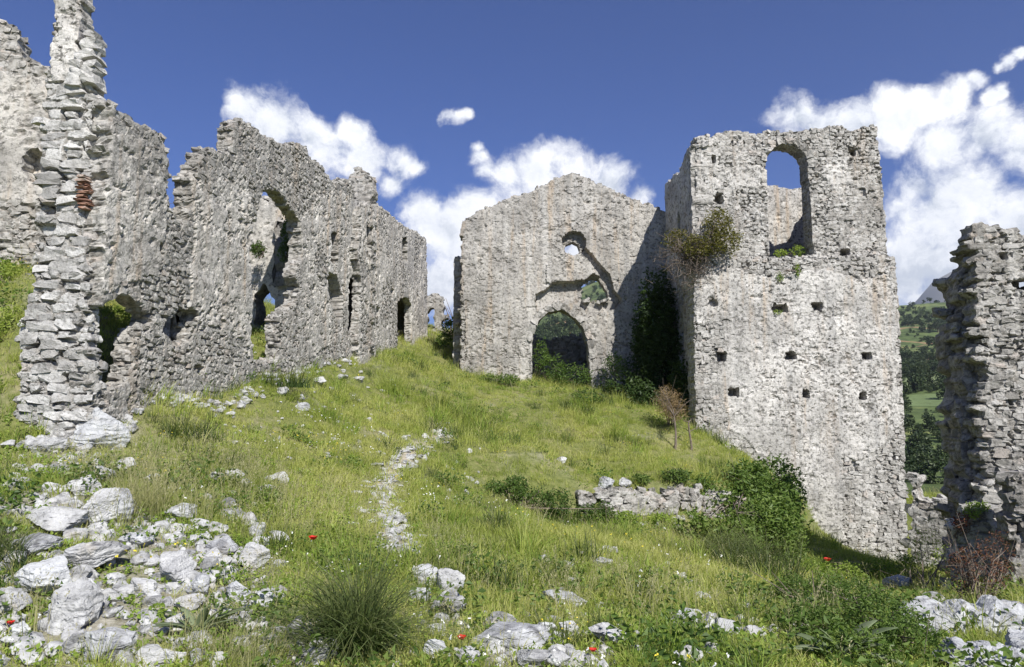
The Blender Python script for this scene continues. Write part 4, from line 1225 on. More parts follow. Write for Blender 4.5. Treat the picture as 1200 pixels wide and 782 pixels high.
def sample_points(n, y0, y1, seed, dens=None, xmargin=1.2):
    rng = np.random.RandomState(seed)
    y = np.sqrt(rng.uniform(y0 ** 2, y1 ** 2, n)); x = rng.uniform(-1, 1, n) * (0.78 * y + xmargin)
    k = np.ones(n, bool)
    if dens is not None: k &= rng.rand(n) < dens(x, y)
    k &= ~((x > 5.1) & (x < 10.9) & (y > 19.95) & (y < 24.7))
    k &= ~((y > 23.95) & (y < 24.7) & (x > -1.7) & (x < 6))
    x, y = x[k], y[k]
    return np.stack([x, y, ground_h(x, y) - 0.015], 1)

def bare(x, y):                                    # 1 where soil or stone shows
    pdm = sstep(0.30, 0.10, path_dist(x, y) + 0.18 * fbm(x * 3, y * 3, 0, 3, 22))
    r = sstep(0.35, 0.75, np.clip(rubble_mask(x, y) + 0.5 * fbm(x * 1.7, y * 1.7, 0, 3, 21), 0, 1))
    return np.maximum(pdm * .82, r * .80)

def mk_blades(name, *a, **k):
    V, T, tp, tn = blade_arrays(*a, **k)
    return mesh_np(name, V, tris=T, attrs={'tip': tp, 'tone': tn})

gr_var = [(mk_blades('grass_tuft', 26, 0.11, 0.06, 0.19, 0.008, 0.7, 400 + k), M['grass']) for k in range(7)] + [(mk_blades('grass_tuft', 46, 0.16, 0.16, 0.42, 0.010, 0.8, 480 + k), M[('grass', 'tussock', 'weed')[k]]) for k in range(3)]
def weed_mesh(seed, n=30, rad=.09, h=.06, size=.027):
    rng = np.random.RandomState(seed)
    a = rng.rand(n) * 2 * pi; r = rad * rng.rand(n) ** .5
    P = np.stack([r * np.cos(a), r * np.sin(a), rng.uniform(.01, h, n)], 1)
    V, T, tn = leaf_arrays(P, size, seed, aspect=.6)
    return mesh_np('weed', V, tris=T, attrs={'tone': tn})
wd_var = [(weed_mesh(430 + k), M['weed']) for k in range(5)] + [(weed_mesh(436 + k, 60, .15, .17, .04), M['shrub']) for k in range(2)]
P = np.concatenate([sample_points(6500, 3.2, 8, 1, lambda x, y: 1 - bare(x, y)), sample_points(8500, 8, 14, 2, lambda x, y: 1 - bare(x, y)),
                    sample_points(17000, 14, 24, 3, lambda x, y: 1 - bare(x, y)), sample_points(9000, 24, 36, 4)])
rng = np.random.RandomState(6)
hn = 0.5 + 0.5 * fbm(P[:, 0] * .5, P[:, 1] * .5, 0, 4, 61)
scl = (0.35 + 1.5 * hn) * rng.uniform(.7, 1.3, len(P)) * np.interp(P[:, 1], [4, 10, 22], [0.70, 0.9, 1.1])
rot = np.stack([rng.normal(0, .12, len(P)), rng.normal(0, .12, len(P)), rng.rand(len(P)) * 6.28], 1)
tl_ = (rng.rand(len(P)) * np.interp(P[:, 1], [4, 9], [3.5, 1.0]) < .02 + .16 * sstep(.05, .45, fbm(P[:, 0] * .8, P[:, 1] * .8, 3, 3, 62)))
scatter('meadow_grass', P, rot, scl, np.where(tl_, rng.randint(7, 10, len(P)), rng.randint(0, 7, len(P))), gr_var, 'fresh yellow-green meadow grass covering the slope')
P = np.concatenate([sample_points(5000, 3.2, 9, 11, lambda x, y: .9 - .8 * bare(x, y)), sample_points(9000, 9, 26, 12, lambda x, y: sstep(-.2, .3, fbm(x * .6, y * .6, 0, 3, 77)))])
rng = np.random.RandomState(7)
idx_ = np.where(rng.rand(len(P)) < .07, rng.randint(5, 7, len(P)), rng.randint(0, 5, len(P)))
scatter('leafy_weeds', P, np.stack([rng.normal(0, .15, len(P)), rng.normal(0, .15, len(P)), rng.rand(len(P)) * 6.28], 1), rng.uniform(.6, 1.7, len(P)), idx_, wd_var, 'low broad-leaved weeds growing among the grass')
# tall seeding grass in patches
def stalk_mesh(seed):
    V, T, tp, tn = blade_arrays(9, 0.14, 0.28, 0.52, 0.0055, 0.35, seed, seg=4)
    rng = np.random.RandomState(seed)
    V2_, T2, tn2 = [], [], []
    tips = V.reshape(9, 9, 3)[:, -1]; prev = V.reshape(9, 9, 3)[:, -3]
    pp = np.concatenate([tips * (1 - t) + prev * t for t in (0, .12, .25, .4, .55)])
    LV, LT, ltn = leaf_arrays(pp + rng.normal(0, .003, pp.shape), 0.022, seed, aspect=.35, normal_bias=np.array([[0, 0, 1.5]]))
    return mesh_np('grass_stalks', np.concatenate([V, LV]), tris=np.concatenate([T, LT + len(V)]), attrs={'tip': np.concatenate([tp, np.ones(len(LV))]), 'tone': np.concatenate([tn, ltn * .5])})
st_var = [(stalk_mesh(450 + k), M['tall']) for k in range(5)]
tp_c = [(at(185,575,8.0), 1.0, 1.0), (at(250,560,9), .8, .8), (at(300,620,8), .8, .6), (at(260,745,5.2), .45, 1.0), (at(330,700,6), .6, .35), (at(620,690,7), 1.0, .30), (at(760,700,7.4), 1.2, .35), (at(400,600,9.5), 1.2, .3), (at(500,650,8), 1, .2), (at(60,560,8), .6, .4), (at(20,700,5.4), .3, .8), (at(950,740,6.6), .8, .25)]
def tall_d(x, y):
    r = 0.035 + 0 * x
    for p, s, w in tp_c: r = np.maximum(r, w * np.exp(-((x - p[0]) ** 2 + (y - p[1]) ** 2) / s ** 2))
    return r
P = np.concatenate([sample_points(6000, 3.6, 12, 21, lambda x, y: tall_d(x, y) * (1 - .6 * bare(x, y))), sample_points(9000, 12, 26, 22, lambda x, y: .05 + .12 * sstep(0, .4, fbm(x * .4, y * .4, 0, 3, 78)))])
rng = np.random.RandomState(8)
scatter('seeding_grass', P, np.stack([rng.normal(0, .1, len(P)), rng.normal(0, .1, len(P)), rng.rand(len(P)) * 6.28], 1), rng.uniform(.55, 1.15, len(P)), rng.randint(0, 5, len(P)), st_var, 'tall pale grass stalks gone to seed in loose patches')
# tiny flowers
def flower_mesh(seed, mat):
    rng = np.random.RandomState(seed); P = np.stack([rng.normal(0, .09, 7), rng.normal(0, .09, 7), rng.uniform(.10, .22, 7)], 1)
    V, T, tn = leaf_arrays(np.repeat(P, 4, 0), .014, seed, aspect=.9)
    return (mesh_np('flower_heads', V, tris=T), mat)
P = sample_points(700, 3.6, 20, 31, lambda x, y: sstep(-.1, .4, fbm(x * .7, y * .7, 0, 3, 79)))
rng = np.random.RandomState(9)
scatter('small_wildflowers', P, np.stack([0 * P[:, 0], 0 * P[:, 0], rng.rand(len(P)) * 6.28], 1), rng.uniform(.7, 1.3, len(P)), (rng.rand(len(P)) * 3).astype(int), [flower_mesh(1, M['petal_y']), flower_mesh(2, M['petal_w']), flower_mesh(3, M['petal_y'])], 'tiny yellow and white wildflowers dotted through the grass')

# ---- bushes: clumps of leaves on stems
def bush(name, label, cat, base, clumps, mat, n, leaf, stems=5, group=None, twig='twig', seed=1, fname='foliage', aspect=.5, lean=None, hollow=.45):
    rng = np.random.RandomState(seed)
    root = empty(name, base, label, cat, group)
    b = np.array(base); P = []
    C = [(np.array(c), np.array(r, float) if np.ndim(r) else np.full(3, float(r))) for c, r in clumps]
    vol = np.array([r.prod() ** .75 for _, r in C]); vol /= vol.sum()
    for (c, r), v in zip(C, vol):
        m_ = int(n * v) + 1
        d = rng.normal(size=(m_, 3)); d /= np.linalg.norm(d, axis=1)[:, None]
        rad = (hollow + (1 - hollow) * rng.rand(m_)) 
        q = d * rad[:, None]
        keep = fbm(q[:, 0] * 2.2 + c[0] * 3, q[:, 1] * 2.2 + c[1] * 3, q[:, 2] * 2.2, 3, seed) > -0.16
        rr = 1 + 0.35 * fbm(d[:, 0] * 1.9 + c[0], d[:, 1] * 1.9, d[:, 2] * 1.9, 3, seed + 1)
        P.append((c + q * r * rr[:, None])[keep])
    P = np.concatenate(P)
    V, T, tn = leaf_arrays(P, leaf, seed, aspect=aspect)
    o = link(fname, mesh_np(fname, V, tris=T, attrs={'tone': tn}), mat, root); o['kind'] = 'stuff'
    tw = []
    for k in range(stems):
        c, r = C[rng.randint(len(C))]
        e = c + rng.normal(0, .4, 3) * r; s0 = b + np.array([rng.normal(0, .06), rng.normal(0, .06), -.05])
        mid = (s0 + e) / 2 + rng.normal(0, .08, 3)
        ts = np.linspace(0, 1, 6)[:, None]
        pts = (1 - ts) ** 2 * s0 + 2 * ts * (1 - ts) * mid + ts ** 2 * e
        v, q = tube_arrays([(pts, np.linspace(.016, .004, 6))])
        link('stem', mesh_np('stem', v, quads=q), M[twig], root)
        for _ in range(4):
            i = rng.randint(2, 6); tw.append((np.stack([pts[i], pts[i] + rng.normal(0, .5, 3) * r * .6, pts[i] + rng.normal(0, .7, 3) * r]), np.array([.006, .004, .002])))
    if tw:
        v, q = tube_arrays(tw, 4)
        o = link('twigs', mesh_np('twigs', v, quads=q), M[twig], root); o['kind'] = 'stuff'
    return root

def atg(px, py, dy=0.0):
    g = ground_px(px, py); return g

def clump_px(lst):
    """(px, py, Y, rpx, [rz px], [depth m]) -> centre, radii in metres"""
    out = []
    for e in lst:
        px, py, Y, r = e[:4]; rz = e[4] if len(e) > 4 else r
        if Y == 'g':                                  # stands on the ground
            Y = ground_px(px, py + rz * .8).y
        rd = e[5] if len(e) > 5 else r / F * Y
        out.append((at(px, py, Y), (r / F * Y, rd, rz / F * Y)))
    return out

def tussock(label, base, n, radius, h0, h1, width, lean, mat, seed, group=None, name='grass_tussock', cat='grass tuft'):
    root = empty(name, base, label, cat, group)
    rng = np.random.RandomState(seed); VV = []; TT = []; tpp = []; tnn = []; off = 0
    for k in range(6):                                 # several crowns grown together, leaning their own way
        f = [1, .8, .6, .55, .45, .4][k]
        V, T, tp, tn = blade_arrays(int(n * f / 3.6), radius * .6, h0 * (.75 + .25 * f), h1 * (.6 + .4 * f), width, lean * rng.uniform(.7, 1.3), seed * 7 + k, seg=6, centre_pow=.6)
        o_ = np.array([rng.normal(0, radius * 1.0), rng.normal(0, radius * .8), 0]) * (k > 0)
        sh_ = rng.normal(0, .22, 2)
        V = V + o_ + np.stack([V[:, 2] * sh_[0], V[:, 2] * sh_[1], 0 * V[:, 2]], 1)
        VV.append(V); TT.append(T + off); off += len(V); tpp.append(tp); tnn.append(tn)
    V, T, tp, tn = np.concatenate(VV), np.concatenate(TT), np.concatenate(tpp), np.concatenate(tnn)
    V = V + np.array(base) - np.array([0, 0, .03])
    o = link('blades', mesh_np('blades', V, tris=T, attrs={'tip': tp, 'tone': tn}), mat, root); o['kind'] = 'stuff'
    return root

g = ground_px(425, 768)
tr_ = tussock('big dark green tussock with long arching blades in the bottom foreground', g, 1000, .22, .40, 1.05, .012, 1.25, M['tussock'], 11)
V, T, tp, tn = blade_arrays(45, .12, .85, 1.15, .004, .35, 12, seg=6)
o = link('seed_stalks', mesh_np('seed_stalks', V + np.array(g), tris=T, attrs={'tip': tp, 'tone': tn}), M['tussock'], tr_); o['kind'] = 'stuff'
tussock('dark drooping tussock under the terrace wall, left of the leafy creeper mass', ground_px(833, 655), 520, .26, .5, .95, .010, 1.1, M['tussock'], 13)
tussock('dark tussock at the foot of the creeper mass, right beside the tower base', ground_px(893, 678), 480, .28, .6, 1.15, .010, .9, M['tussock'], 14)
tussock('broad pale green tussock on the slope near the farther left house', ground_px(460, 462), 520, .55, .4, .85, .014, .7, M['grass'], 15)
tussock('pale feathery tussock behind the foreground rock pile on the left', ground_px(178, 606), 420, .28, .35, .75, .006, .55, M['tall'], 16)
tussock('dark tussock cut off by the left edge of the photo beside the slabs', ground_px(-2, 662), 360, .16, .25, .5, .007, .9, M['tussock'], 17)
tussock('green tussock at the foot of the long left wall below its small window', ground_px(205, 512), 260, .3, .25, .5, .010, .8, M['tussock'], 18)
tussock('dark green clump in front of the huge opening of the long left wall', ground_px(318, 452), 300, .35, .25, .5, .014, .8, M['tussock'], 19)
tussock('pale tuft of grass at the bottom edge beside the large felted leaves', ground_px(268, 782), 300, .25, .22, .45, .005, .6, M['tall'], 20)

# bushes
b_ = ground_px(655, 452)
bush('door_shrub', 'leafy green shrub growing in front of the church doorway', 'shrub', b_, clump_px([(645,430,23.6,20,17,.7),(668,440,23.2,28,15,.7),(634,415,23.8,10,20,.4),(700,448,'g',24,16,.7),(722,428,23.2,18,16,.6),(690,465,'g',22,10,.6)]), M['shrub'], 5200, .075, 6, seed=31)
b_ = ground_px(760, 488)
bush('creeper', 'dark leaf mass added in place of the deep shadow between church and tower', 'creeper', b_, clump_px([(765,440,22.8,32,55,.8),(798,405,22.6,18,66,.5),(760,395,23.3,22,46,.6),(784,350,23.3,18,36,.4),(735,462,22.4,30,24,.8),(800,460,21.4,16,40,.5),(750,470,21.8,34,22,.6),(768,380,22.6,24,60,.6)]), M['shadow_leaf'], 24000, .13, 0, seed=32)  # added foliage darkens a corner that holds mostly shadow and low scrub
b_ = ground_px(880, 600)
bush('creeper', 'large bright green leafy creeper draped over the terrace end against the tower', 'creeper', (at(880,600,16.4)[0], 16.6, gz(at(880,600,16.4)[0], 16.6)),
     clump_px([(905,568,17.0,32,32,.8),(870,575,16.4,34,34,.7),(835,590,15.9,30,32,.6),(810,575,15.8,26,20,.5),(900,625,'g',36,44,.7),(930,640,'g',16,30,.4),(860,630,'g',32,28,.6),(908,580,16.4,32,44,.6),(922,620,'g',22,46,.6),(880,600,15.8,34,40,.6),(925,590,17.6,14,42,.5),(815,620,'g',20,22,.5)]), M['shrub'], 22000, .10, 12, seed=33)
bush('low_shrub', 'dark low shrub under the left end of the terrace wall', 'shrub', ground_px(610, 592), clump_px([(604,575,'g',18,17,.5),(630,584,'g',16,11,.4),(652,590,'g',20,17,.5),(684,600,'g',16,10,.5),(706,603,'g',15,14,.4),(580,572,'g',12,9,.4)]), M['shrub'], 7000, .055, 8, seed=34)
bush('low_shrub', 'wide low bright green bush in the lower right foreground', 'shrub', ground_px(1000, 740), clump_px([(985,700,'g',42,26,.5),(1030,722,'g',46,34,.5),(960,735,'g',34,26,.4),(1060,750,'g',40,30,.4),(1010,765,'g',40,24,.4),(935,695,'g',30,20,.4)]), M['shrub'], 22000, .032, 12, seed=35)
bush('low_shrub', 'bright leafy weeds along the foot of the tower beside the right corner', 'weed', ground_px(1000, 672), clump_px([(955,668,'g',22,13,.4),(995,672,'g',24,12,.4),(1035,668,'g',22,14,.4),(1062,664,'g',14,16,.3)]), M['weed'], 4500, .05, 6, seed=55)
bush('low_shrub', 'small dark bush growing at the foot of the church front, left of its doorway', 'shrub', ground_px(598, 452), clump_px([(596,446,'g',16,8,.4),(575,444,'g',12,6,.3)]), M['shrub'], 1200, .07, 3, seed=56)
bush('low_shrub', 'grassy weeds half covering the foot of the terrace wall', 'weed', ground_px(745, 618), clump_px([(700,606,'g',16,9,.3),(735,610,'g',20,10,.3),(775,612,'g',18,10,.3)]), M['weed'], 3200, .06, 3, seed=57)
bush('low_shrub', 'leafy weeds growing just above the top of the terrace wall', 'weed', ground_px(775, 566), clump_px([(792,558,'g',16,9,.3),(752,562,'g',12,6,.3)]), M['shrub'], 1800, .06, 3, seed=58)
bush('dry_shrub', 'tan dried-up shrub with bare twigs standing in front of the dark corner', 'dry shrub', ground_px(785, 498), clump_px([(783,472,19.0,17,20,.35),(792,482,19.0,15,14,.3)]), M['straw'], 2600, .09, 9, seed=36, aspect=.08, fname='dry_twig_mass')
for k, (px, py, h, lb) in enumerate([(791,527,48,'thin bare sapling stem rising from the grass below the tan dry shrub'), (809,527,34,'short forked bare sapling stem nearest the tower, on the terrace')]):
    g = ground_px(px, py); Y = g.y; H = h / F * Y
    root = empty('sapling', g, lb, 'sapling')
    ts = np.linspace(0, 1, 7); pts = np.stack([g.x + .03 * np.sin(ts * 4 + k), g.y + 0 * ts, g.z - .05 + ts * H], 1)
    v, q = tube_arrays([(pts, np.linspace(.035, .016, 7))], 7); link('trunk', mesh_np('trunk', v, quads=q), M['twig'], root)
    rng = np.random.RandomState(40 + k); e = pts[-1]
    for _ in range(7):
        s = pts[rng.randint(4, 7)]; d = np.array([rng.normal(0, .25), rng.normal(0, .2), rng.uniform(.1, .5)]) * (1.6 if k == 0 else .7)
        v, q = tube_arrays([(np.stack([s, s + d * .5 + rng.normal(0, .03, 3), s + d]), np.array([.012, .008, .003]))], 5)
        link('branch', mesh_np('branch', v, quads=q), M['twig'], root)
# shrub rooted on the tower's ledge corner
root = bush('ledge_shrub', 'half-dead shrub of bare twigs and olive leaves growing from the tower ledge corner', 'shrub', tuple(at(822,302,19.9)),
     clump_px([(842,262,19.7,19,20,.35),(852,283,19.7,20,18,.35),(795,283,20.2,20,16,.35),(815,290,19.6,18,16,.35),(835,285,19.6,18,16,.3)]), M['olive'], 5200, .075, 8, seed=37)
rng = np.random.RandomState(44); tw = []
o0 = at(822, 296, 19.8)
for _ in range(620):
    c = at(rng.normal(800, 16), rng.normal(302, 19), rng.uniform(19.5, 20.3)); s = o0 + (c - o0) * rng.uniform(.3, .9) + rng.normal(0, .12, 3)
    d = rng.normal(0, .24, 3); d[2] -= .05
    tw.append((np.stack([s, s + d * .5 + rng.normal(0, .05, 3), s + d]), np.array([.008, .006, .003])))
v, q = tube_arrays(tw, 4); o = link('bare_twigs', mesh_np('bare_twigs', v, quads=q), M['twig'], root); o['kind'] = 'stuff'
# red-leaved plants at the right
bush('red_leaved_shrub', 'dark red-leaved upright shrub in front of the plastered wall stump', 'shrub', ground_px(1150, 715), clump_px([(1150,668,8.6,28,38,.3),(1172,650,8.7,14,30,.2),(1128,672,8.7,16,30,.25)]), M['red_leaf'], 1500, .03, 26, seed=38)
bush('red_leaved_shrub', 'small red-leaved plant on top of the low wall by the tall dark wall end', 'shrub', tuple(at(1127,625,10.7)), clump_px([(1126,612,10.6,10,12,.15)]), M['red_leaf'], 500, .035, 5, seed=39)
bush('wall_top_weed', 'tuft of yellow-green weed on top of the plastered wall stump', 'weed', tuple(at(1145,602,10.8)), clump_px([(1146,596,10.8,13,8,.2),(1138,602,10.7,8,7,.15)]), M['weed'], 900, .04, 3, seed=40)
bush('thin_shrub', 'thin twiggy green shrub between the tower foot and the plastered stump', 'shrub', ground_px(1088, 700), clump_px([(1088,650,'g',22,40,.3),(1075,670,'g',20,22,.3),(1105,665,'g',18,28,.3)]), M['weed'], 2200, .035, 12, seed=41)
# bare twigs in the low bush
root = empty('dead_branch', ground_px(955, 718), 'bleached bare branching twigs lying in the low bush right of centre', 'branch'); rng = np.random.RandomState(46)
g = np.array(root.location)
for k in range(14):
    d = np.array([rng.normal(0, .35), rng.normal(0, .2), rng.uniform(.08, .5)])
    v, q = tube_arrays([(np.stack([g, g + d * .5 + rng.normal(0, .03, 3), g + d + rng.normal(0, .03, 3)]), np.array([.010, .007, .003]))], 5)
    link('twig', mesh_np('twig', v, quads=q), M['twig'], root)
# shrubs beyond
bush('shrub', 'dark bush on the shaded bank directly left of the church', 'shrub', ground_px(528, 395), clump_px([(528,385,26,10,14,.4),(520,398,26,10,9,.4)]), M['shrub'], 1200, .09, 5, seed=47)
root = empty('bare_shrub', ground_px(531, 400), 'leafless thin shrub against the left edge of the church front', 'shrub'); rng = np.random.RandomState(47); g = np.array(root.location)
for k in range(9):
    d = np.array([rng.normal(-.15, .35), rng.normal(0, .2), rng.uniform(.9, 1.9)])
    v, q = tube_arrays([(np.stack([g, g + d * .5 + rng.normal(0, .1, 3), g + d]), np.array([.03, .02, .008]))], 5); link('stem', mesh_np('stem', v, quads=q), M['twig'], root)
bush('wall_shrub', 'green bush in the notch of the long left wall crest', 'shrub', tuple(LW.pt(*LW.uz(210, 240), .35)), [(np.array(LW.pt(*LW.uz(208, 232), .6)), (.28, .22, .20)), (np.array(LW.pt(*LW.uz(214, 246), .5)), (.2, .2, .2))], M['weed'], 1300, .05, 4, seed=48)
bush('wall_shrub', 'creeper hanging inside the huge ragged opening of the long left wall', 'creeper', tuple(at(338, 300, 16.4)), clump_px([(338,270,16.4,9,22,.3),(334,295,16.5,8,16,.3)]), M['shrub'], 1500, .06, 3, seed=49)
bush('wall_shrub', 'small shrub on the broken inner wall behind the huge opening', 'shrub', tuple(at(302, 300, 16.6)), clump_px([(302,292,16.6,8,9,.3)]), M['shrub'], 600, .06, 3, seed=50)
bush('slope_shrub', 'dense grass and bramble on the bank left of the stone pier', 'bramble', ground_px(8, 400), clump_px([(5,330,11.0,18,26,.5),(14,390,10.2,14,40,.4),(-10,420,10,22,50,.5),(2,465,9.4,12,20,.3)]), M['weed'], 7000, .05, 8, seed=51)
bush('slope_shrub', 'bramble seen through the small arched doorway of the long left wall', 'bramble', (-6.6, 11.3, gz(-6.6, 11.3)), clump_px([(135,372,11.8,18,14,.4),(128,410,11.0,14,18,.3)]), M['weed'], 2600, .05, 5, seed=52)
bush('window_weeds', 'grass tuft growing on the sill of the tall tower opening', 'weed', tuple(TU_.pt(*TU_.uz(925, 300), .35)), clump_px([(915,297,20.4,9,5,.15),(935,295,20.5,10,8,.15)]), M['weed'], 700, .06, 2, seed=53)
bush('ledge_weeds', 'small weeds rooted in the tower face just under the tall opening', 'weed', tuple(TF.pt(*TF.uz(932, 318), 0)), clump_px([(934,318,19.95,4,10,.06),(914,325,19.95,5,6,.06),(912,366,19.95,6,3,.06)]), M['weed'], 420, .05, 2, seed=54)

# large felted leaves
def rosette(label, g, n, L, seed):
    root = empty('mullein_plant', g, label, 'plant'); rng = np.random.RandomState(seed)
    for k in range(n):
        a = rng.rand() * 6.28; up = rng.uniform(.35, 1.25); ll = L * rng.uniform(.7, 1.1); w = ll * .12
        ts = np.linspace(0, 1, 7); V = []; 
        for t in ts:
            r = ll * (t * cos(up)) * (1 + .3 * t); z = ll * (t * sin(up) - .25 * t * t); ww = w * sin(pi * min(1, t * .92 + .06)) ** .7
            c = np.array([g[0] + r * cos(a), g[1] + r * sin(a), g[2] + z + .01])
            s = np.array([-sin(a), cos(a), 0]) * ww
            V += [c - s + [0, 0, ww * .4], c, c + s + [0, 0, ww * .4]]
        Q = []
        for i in range(6):
            for j in (0, 1): Q.append([i * 3 + j, i * 3 + j + 1, i * 3 + j + 4, i * 3 + j + 3])
        o = link('leaf', mesh_np('leaf', V, quads=Q, smooth_sh=True), M['mullein'], root)
        md = o.modifiers.new('thick', 'SOLIDIFY'); md.thickness = .003
rosette('upright felted grey-green leaves at the bottom edge under the low green bush', ground_px(985, 776), 12, .42, 61)
rosette('broad pale felted leaves among the rubble at the bottom left', ground_px(232, 748), 11, .34, 62)

# poppies
def poppy(label, px, py, h, size=.032, seed=1):
    d = at(px, py, 1.0); g = ground_px(px, py + h)
    Y = g.y; top = at(px, py, Y)
    root = empty('poppy', g, label, 'flower'); rng = np.random.RandomState(seed)
    pts = np.stack([np.array(g) - [0, 0, .03], (np.array(g) + top) / 2 + rng.normal(0, .008, 3), top])
    v, q = tube_arrays([(pts, np.array([.0022, .002, .0018]))], 5); link('stem', mesh_np('stem', v, quads=q), M['tussock'], root)
    for k in range(4):
        a = k * pi / 2 + rng.uniform(-.2, .2); V = []
        for i in range(4):
            for j in range(5):
                t = i / 3; u = (j - 2) / 2 * (0.9 if i else .15)
                r = size * (.15 + t * .9); th = a + u * .85
                V.append(top + np.array([r * cos(th), r * sin(th), size * (.1 + .75 * t ** 1.5) + rng.normal(0, size * .06)]))
        Q = [[i * 5 + j, i * 5 + j + 1, i * 5 + j + 6, i * 5 + j + 5] for i in range(3) for j in range(4)]
        link('petal', mesh_np('petal', V, quads=Q, smooth_sh=True), M['poppy'], root)
    v, f = ico(1); link('seed_head', mesh_np('seed_head', v * size * .22 + top + [0, 0, size * .2], tris=f), M['black'], root)
poppy('red poppy left of centre, upper left of the big dark tussock', 367, 633, 26, .042, 1)
poppy('red poppy at the bottom centre between the white stone and the grey slab', 541, 750, 20, .030, 2)
poppy('red poppy at the bottom just left of the dark-sided foreground rock', 695, 764, 16, .024, 3)
poppy('red poppy at the bottom left edge beside the corner stones', 12, 732, 16, .026, 4)
poppy('orange-red poppy in the grass at the foot of the tower', 970, 658, 14, .07, 5)

# ================================================================== ROCKS
M['rock'] = None
def rock_material(name, light, mid, dark, warm):
    m, nt, b = new_mat(name)
    geo_ = nt.nodes.new('ShaderNodeNewGeometry'); tc = geo_.outputs['Position']
    oi = nt.nodes.new('ShaderNodeObjectInfo').outputs['Random']
    n1 = noise_node(nt, tc, 7.0, 9, 0.66, .6); n2 = noise_node(nt, tc, 60.0, 5, 0.65)
    w = nt.nodes.new('ShaderNodeTexWave'); w.inputs['Scale'].default_value = 5.5; w.inputs['Distortion'].default_value = 9; w.inputs['Detail'].default_value = 6; w.inputs['Detail Roughness'].default_value = .7
    w.bands_direction = 'Z'; nt.links.new(tc, w.inputs['Vector'])
    t = math_node(nt, 'ADD', math_node(nt, 'MULTIPLY', n1, .85), math_node(nt, 'MULTIPLY', oi, .18))
    col = ramp(nt, t, [(0.34, dark), (0.48, mid), (0.66, light)])
    col = mix_col(nt, math_node(nt, 'MULTIPLY', smooth(nt, n2, .58, .72), .5), col, (.13, .13, .125))
    col = mix_col(nt, math_node(nt, 'MULTIPLY', smooth(nt, noise_node(nt, tc, 3.0, 5, .6), .56, .70), .4), col, warm)
    nt.links.new(col, b.inputs['Base Color'])
    h = math_node(nt, 'ADD', math_node(nt, 'ADD', n1, math_node(nt, 'MULTIPLY', n2, .25)), math_node(nt, 'MULTIPLY', w.outputs['Fac'], .25))
    bump(nt, b, h, .9, .03)
    return m
M['rock'] = rock_material('white_limestone', (0.52, 0.52, 0.51), (0.37, 0.37, 0.365), (0.13, 0.13, 0.13), (0.46, 0.40, 0.31))
M['rock_grey'] = rock_material('grey_limestone', (0.52, 0.53, 0.53), (0.37, 0.375, 0.38), (0.17, 0.17, 0.175), (0.38, 0.34, 0.28))

